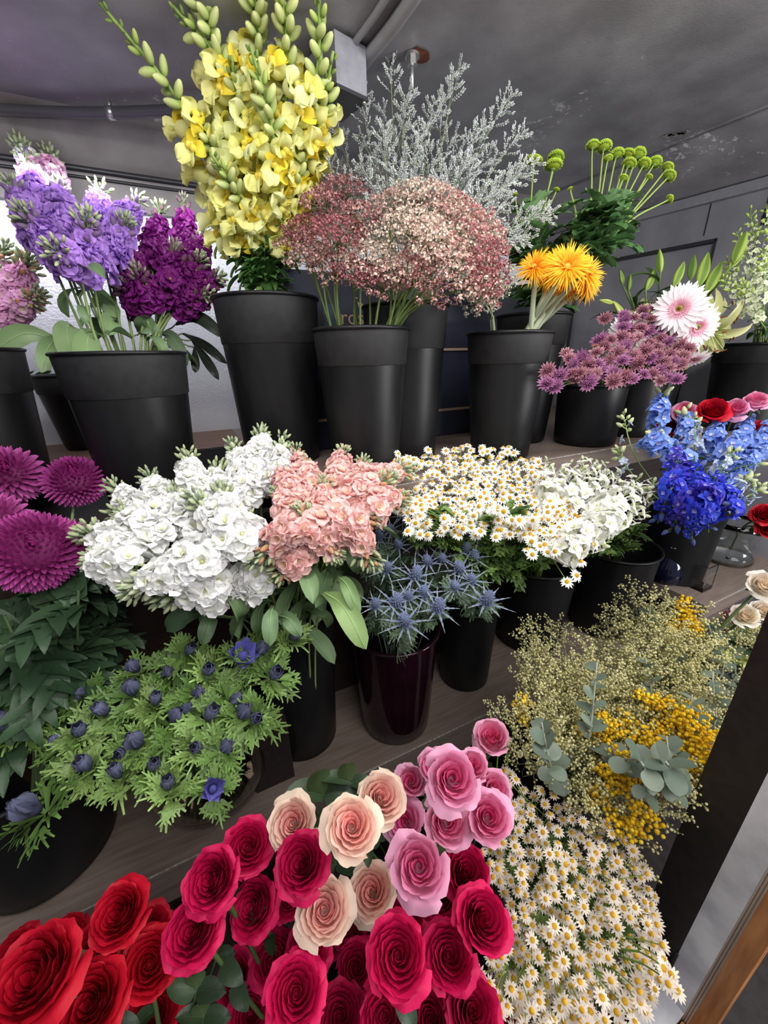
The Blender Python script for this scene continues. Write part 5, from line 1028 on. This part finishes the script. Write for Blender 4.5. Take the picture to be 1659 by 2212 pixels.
# ---- roses
HOT = [('bloom', rose_mesh(lin(172, 8, 60), lin(206, 20, 86), 40, .030, .040, s, 1.0).mesh('bloom'), []) for s in range(4)]
RED = [('bloom', rose_mesh(lin(160, 5, 30), lin(192, 16, 42), 38, .030, .040, 10+s, 1.0).mesh('bloom'), []) for s in range(3)]
PEA = [('bloom', rose_mesh(lin(244, 178, 174), lin(248, 226, 204), 34, .030, .038, 20+s, 1.0, mi=0).mesh('bloom'), []) for s in range(3)]
PIN = [('bloom', rose_mesh(lin(226, 90, 148), lin(240, 176, 206), 22, .030, .044, 30+s, 1.2, mi=0).mesh('bloom'), []) for s in range(3)]
def roses(lst, b, kinds, desc, bun, group, cat='flower', leafn=2, d0=.50):
    out = []
    for (x, y, w, *ex) in lst:
        nx, ny = (ex+[0, 0])[:2] if len(ex) >= 2 else (rnd(-.2, .2), rnd(-.1, .25)); real = .056; s_ = ex[2] if len(ex) > 2 else 1.0
        d = real*s_*FPX/w; d = min(d, .66 if y > 1500 else 1.2); s = w*d/FPX/.064; B = at(x, y, d); nv = (tocam(B)+CR*nx+UP*(ny+.15)).normalized(); C = B-nv*.025*s
        pts = stem_path(b, C, None, n=10); root = empty('rose', pts[0]); stem_part(root, pts, .0028, .0026, lin(72, 92, 52)); part(random.choice(kinds), root, MX(C, nv, rnd(0, 6.28), s))
        for j in range(leafn): p, _ = sample(pts, rnd(.75, .93)); a = rnd(0, 6.28); part(random.choice(RL), root, MX_leaf(p, Vector((math.cos(a), math.sin(a), 0)), rnd(-.3, .6), rnd(.45, .7)))
        out.append((root, B))
    autolabel(out, desc, bun, cat, group, per=8)
roses([(632, 1778, 100, -.1, .0), (760, 1785, 114, 0, .1), (825, 1722, 100, .3, .3), (803, 1925, 98, -.1, .1), (700, 1965, 112, 0, 0)], b_pink, PEA, 'pale peach rose with cream edges', 'the peach roses', 'peach roses')
roses([(1062, 1592, 74, -.1, 1.1), (888, 1688, 64, 0, .1, .8), (978, 1682, 112, .1, .1), (1022, 1655, 66, .2, .3, .75), (1068, 1705, 72, .3, .1, .8), (1055, 1765, 100, .1, 0), (965, 1775, 98, .1, 0), (875, 1775, 84, -.2, .1), (905, 1872, 122, 0, 0), (948, 1835, 56, .4, .2, .7), (935, 1655, 66, -.3, .4, .8), (880, 1755, 60, -.2, .2, .8)], b_pink, PIN, 'bright pink rose', 'the pink roses', 'pink roses')
roses([(535, 1828, 98, 0, .2), (455, 1902, 112, -.4, 0), (650, 1865, 110, -.2, .3), (545, 1960, 100, -.5, 0), (622, 1938, 74, 0, 0, .8), (415, 2012, 116, -.3, .1), (590, 2075, 92, 0, 0), (505, 2112, 84, -.4, 0), (640, 2145, 122, 0, 0), (668, 2048, 92, .2, 0), (860, 2065, 128, 0, 0), (970, 2065, 108, .1, 0), (1045, 1987, 112, .4, .1), (1008, 1885, 100, .3, .5), (950, 1932, 92, -.3, .2), (770, 2090, 84, 0, 0), (735, 2195, 98, 0, 0), (832, 2195, 112, 0, 0), (930, 2200, 102, 0, 0), (1022, 2185, 112, .2, 0), (540, 2190, 92, 0, 0), (878, 1985, 80, 0, .4), (1090, 2225, 84, 0, 0), (705, 2025, 70, 0, .2), (760, 2010, 70, 0, .3, .9), (590, 2220, 90, 0, 0)], b_rose, HOT, 'deep crimson pink rose', 'the crimson roses', 'crimson roses')
roses([(255, 1975, 112, -.4, .2), (325, 2012, 88, .1, .3), (195, 2062, 100, -.2, .2), (322, 2082, 114, 0, 0), (72, 2110, 168, -.5, 0, 1.25), (192, 2170, 138, -.3, 0, 1.1), (142, 2030, 84, 0, .3), (32, 2062, 88, -.4, .2), (332, 2195, 100, 0, 0), (365, 2215, 64, 0, 0, .8), (0, 2200, 110, -.4, 0), (270, 2130, 90, .1, .1), (100, 2210, 110, -.3, 0), (250, 2225, 90, 0, 0)], b_red, RED, 'red rose', 'the red roses at lower left', 'red roses')
roses([(1540, 884, 56, 0, .9, 1.1), (1450, 915, 46, -.2, .6, 1.0), (1640, 925, 44, .3, .8, 1.0)], b_rred, RED, 'red rose', 'the blooms behind the delphiniums', 'red roses at back')
roses([(1478, 888, 44, -.2, .4, .9), (1590, 882, 46, .1, .5, .9), (1632, 866, 46, .2, 1.2, .9)], b_rred, PIN, 'dusty pink rose', 'the blooms behind the delphiniums', 'dusty pink roses at back')
c_jar = Bucket(); cj = onz(1606, 1222, -.70); c_jar.c = cj+Vector((0, .05, .01)); c_jar.rb = .05; c_jar.rt = .06; c_jar.h = .13; c_jar.z = -.56
roses([(1652, 1110, 44, .3, .2, 1.0), (1665, 1140, 44, .3, .0, 1.0)], c_jar, RED, 'small dark red rose', 'the pair over the round glass jar', 'roses in the glass jar', leafn=3)
CRE = [('bloom', rose_mesh(lin(252, 236, 212), lin(253, 248, 238), 26, .030, .040, 44, 1.0, mi=0).mesh('bloom'), [])]
roses([(1652, 1262, 60, .3, .3, .9), (1612, 1328, 50, .3, .4, .8), (1648, 1318, 44, .3, .2, .8)], b_mim, CRE, 'pale cream rose', 'the group beyond the black door jamb', 'cream roses')
# big dark rose leaves around the peach roses
for (x, y, d, s, lab) in [(700, 1720, .56, 1.2, 'dark rose leaf between the two upper peach roses'), (755, 1690, .57, .9, 'grey green rose leaf behind the peach roses'), (695, 1800, .54, 1.0, 'dark rose leaf left of the central peach rose'), (725, 1870, .53, .9, 'dark rose leaf below the central peach rose'), (425, 2140, .46, 1.2, 'pale olive rose leaf between red and crimson roses'), (470, 2060, .50, .8, 'olive rose leaf above the crimson rose cluster'), (440, 2200, .46, 1.1, 'pointed green rose leaf at the bottom edge')]:
    B = at(x, y, d); b = b_pink if y < 1900 else b_red; pts = stem_path(b, B, None, n=8); root = empty('rose_leaf_spray', pts[0]); stem_part(root, pts, .002, .0015, lin(70, 88, 50))
    for k, a in enumerate((-1.2, 0, 1.2)):
        v = (CR*math.sin(a)+UP*.2*math.cos(a)+tocam(B)*.3+UP*math.cos(a)*.4).normalized(); part(RL[k % 3], root, MX_leaf(B, v, 0, s*(.9 if y < 1900 else .55)))
    tag(root, lab, 'foliage')

# ---- mimosa and eucalyptus
CRM = [lin(222, 216, 160), lin(208, 202, 138), lin(232, 226, 178)]; YEL = [lin(250, 208, 40), lin(252, 220, 60), lin(240, 190, 30)]
MS = [('sprig', fan_sprig(.10, c_st=lin(178, 180, 136), tipfn=tip_mimosa(CRM, .0019, 9), seed=50+s, n1=8, w=1.0).mesh('sprig'), []) for s in range(3)]
MY = [('sprig', fan_sprig(.07, c_st=lin(150, 150, 70), tipfn=tip_mimosa(YEL, .0034, 9), seed=60+s, n1=6, w=.9).mesh('sprig'), []) for s in range(3)]
def disc_leaf(c, r):
    mb = MB(); petal(mb, r*2, r*1.9, 12, -12, 0, hsh(c, 1.12), c, 8, 6, .15, lambda u: math.sqrt(max(0, 1-(2*min(u, .995)-1)**2)) if u > 0 else .12, m=1); return ('leaf', mb.mesh('leaf'), [])
EU = [disc_leaf(lin(118, 132, 116), .016), disc_leaf(lin(104, 120, 106), .018), disc_leaf(lin(132, 146, 132), .014)]
out = []
EUL = [(1290, 1430, 1265, 1620, .72), (1405, 1310, 1380, 1480, .86), (1530, 1345, 1545, 1480, .84), (1395, 1420, 1395, 1540, .80), (1540, 1450, 1520, 1600, .78), (1465, 1400, 1440, 1520, .84), (1170, 1560, 1190, 1660, .66), (1390, 1730, 1370, 1640, .62), (1430, 1720, 1420, 1640, .62), (1495, 1500, 1470, 1620, .74), (1580, 1390, 1560, 1500, .86), (1440, 1590, 1430, 1700, .66)]
for (tx, ty, bx_, by_, d) in EUL:
    d -= .06; A, B = at(bx_, by_, d), at(tx, ty, d); pts = stem_path(b_mim, A, B, n=20); root = empty('eucalyptus', pts[0]); stem_part(root, pts, .0026, .0012, lin(156, 160, 146))
    for j in range(16):
        t = .5+.5*j/16; p, dd = sample(pts, t); a = (j//2)*1.57+(j % 2)*PI+rnd(-.3, .3); rad = align(dd) @ Vector((math.cos(a), math.sin(a), 0)); M = MX_leaf(p, (rad+dd*.35).normalized(), 0, rnd(.85, 1.15)*(1.1-.45*j/16)); part(random.choice(EU), root, M)
    out.append((root, B))
autolabel(out, 'grey green eucalyptus branch', 'the mimosa mass', 'foliage', 'eucalyptus branches')
PM1 = [(1140, 1440), (1290, 1400), (1400, 1330), (1480, 1380), (1560, 1400), (1600, 1420), (1560, 1560), (1480, 1680), (1350, 1775), (1315, 1805), (1290, 1780), (1200, 1700), (1110, 1620), (1100, 1560)]
out = []
for (x, y) in scatter(PM1, 74, 30, r_):
    d = .62+.24*(1850-y)/500; B = at(x, y, d+r_.uniform(-.03, .03)); A = B*1.04-UP*.05+Vector((rnd(-.02, .02), 0, 0)); pts = stem_path(b_mim, A, B, n=10); root = empty('mimosa', pts[0]); stem_part(root, pts, .0014, .0008, lin(140, 146, 100), n=4)
    for j in range(4): p, dd = sample(pts, .90+.03*j); part(random.choice(MS), root, MX(p, (dd+rvec(.75)).normalized(), rnd(0, 6), rnd(.75, 1.1)))
    out.append((root, B))
for o, p in out: tag(o, 'mimosa branch with tiny closed cream buds, left of the black door jamb', 'flower', 'budding mimosa')
out = []
YP = [(1330, 1590, 3), (1350, 1640, 3), (1365, 1665, 2), (1430, 1530, 3), (1460, 1570, 3), (1480, 1600, 3), (1440, 1600, 2), (1400, 1590, 2), (1500, 1570, 2), (1500, 1330, 2), (1520, 1335, 2), (1550, 1335, 1), (1305, 1545, 1), (1300, 1620, 1), (1530, 1560, 2), (1545, 1590, 1), (1440, 1700, 2), (1350, 1770, 2), (1375, 1770, 1), (1320, 1700, 2), (1410, 1640, 2), (1470, 1650, 2), (1380, 1700, 1), (1100+45, 1580, 1), (1500, 1640, 2), (1350, 1760, 1)]
for (x, y, n) in YP:
    d = (.55+.24*(1850-y)/500) if y > 1400 else .80; B = at(x, y, d); pts = stem_path(b_mim, B, None, n=8); root = empty('mimosa', pts[0]); stem_part(root, pts, .0014, .0008, lin(150, 150, 80), n=4)
    for j in range(n): p, dd = sample(pts, .90+.04*j); part(random.choice(MY), root, MX(p, (dd+tocam(p)*.3+rvec(.7)).normalized(), rnd(0, 6), rnd(.75, 1.0)))
    out.append((root, B))
autolabel(out, 'bright yellow mimosa sprig', 'the yellow mimosa', 'flower', 'yellow mimosa sprigs')
# small things beyond the jamb
CB = [('sprig', fan_sprig(.05, c_st=lin(90, 60, 60), tipfn=tip_mimosa([lin(120, 26, 66), lin(150, 50, 90)], .002, 8), seed=80, n1=6).mesh('sprig'), [])]
for (x, y, lab) in [(1570, 1345, 'sprig of dark crimson beads right of the eucalyptus tip'), (1585, 1375, 'lower sprig of dark crimson beads near the black jamb')]:
    B = at(x, y, .95); pts = stem_path(b_mim, B, None, n=8); root = empty('berry_sprig', pts[0]); stem_part(root, pts, .0012, .0008, G_DARK, n=4); part(CB[0], root, MX(B-UP*.03, (UP+rvec(.3)).normalized(), 0, 1)); tag(root, lab, 'flower')
for (x, y, lab) in [(1610, 1390, 'dark leafy greens beyond the jamb, below the cream roses'), (1600, 1440, 'pale green leafy cabbage flower beside the black jamb')]:
    B = at(x, y, .92); pts = stem_path(b_mim, B, None, n=8); root = empty('leafy_greens', pts[0]); stem_part(root, pts, .002, .0015, G_DARK, n=5)
    L_ = [t_leaf(leaf_mesh(.07, .05, 40, -20, lin(190, 200, 120), prof=oval, ruf=.06))] if y > 1400 else RL
    for j in range(9): a = j*.7; part(random.choice(L_), root, MX_leaf(B, (Vector((math.cos(a), math.sin(a), 0))+tocam(B)*.3).normalized(), rnd(0, .8), 1.1))
    tag(root, lab, 'foliage')
# wilted greenery in the small bucket at the back
for (x, y, lab) in [(60, 760, 'thin wilted stems leaning left above the small back bucket'), (110, 800, 'dark leafy sprig at the rim of the small back bucket'), (90, 850, 'dark sprig drooping in front of the silver wall')]:
    B = at(x+20, y, 1.36); pts = stem_path(b_smallb, B, None, n=8); root = empty('wilted_greenery', pts[0]); stem_part(root, pts, .0018, .001, lin(80, 70, 60), n=5)
    for j in range(7): a = rnd(0, 6.28); p, _ = sample(pts, rnd(.6, 1)); part(random.choice(NL), root, MX_leaf(p, Vector((math.cos(a), math.sin(a), 0)), rnd(-.6, .5), 1.6))
    tag(root, lab, 'foliage')
# dark stems inside the smoky vase
# ------------------------------------------------------------------ light
def area(name, loc, target, sx, sy, power, col=(1, 1, 1)):
    l = bpy.data.lights.new(name, 'AREA'); l.shape = 'RECTANGLE'; l.size = sx; l.size_y = sy; l.energy = power; l.color = col
    o = bpy.data.objects.new(name, l); COL.objects.link(o); o.location = loc; d = Vector(target)-Vector(loc); o.rotation_euler = d.to_track_quat('-Z', 'Y').to_euler(); return o
area('cooler_tube_lamp', (.35, .30, .50), (.45, .95, -.30), 1.6, .10, 13.5, (1, .98, .96))
area('room_ceiling_lamp', (.5, -.9, 1.1), (.6, .7, -.4), 1.6, 1.0, 33, (1, .96, .92))
area('back_lamp', (-.10, 1.25, .40), (-.05, 1.57, .02), .9, .05, 3.4, (.92, .94, 1))
area('room_right_lamp', (2.0, -.9, -.1), (.9, .7, .56), .8, .8, 40, (1, 1, 1))
w = bpy.data.worlds.new('world'); sc.world = w; w.use_nodes = True; w.node_tree.nodes['Background'].inputs[0].default_value = (.9, .93, 1, 1); w.node_tree.nodes['Background'].inputs[1].default_value = .32
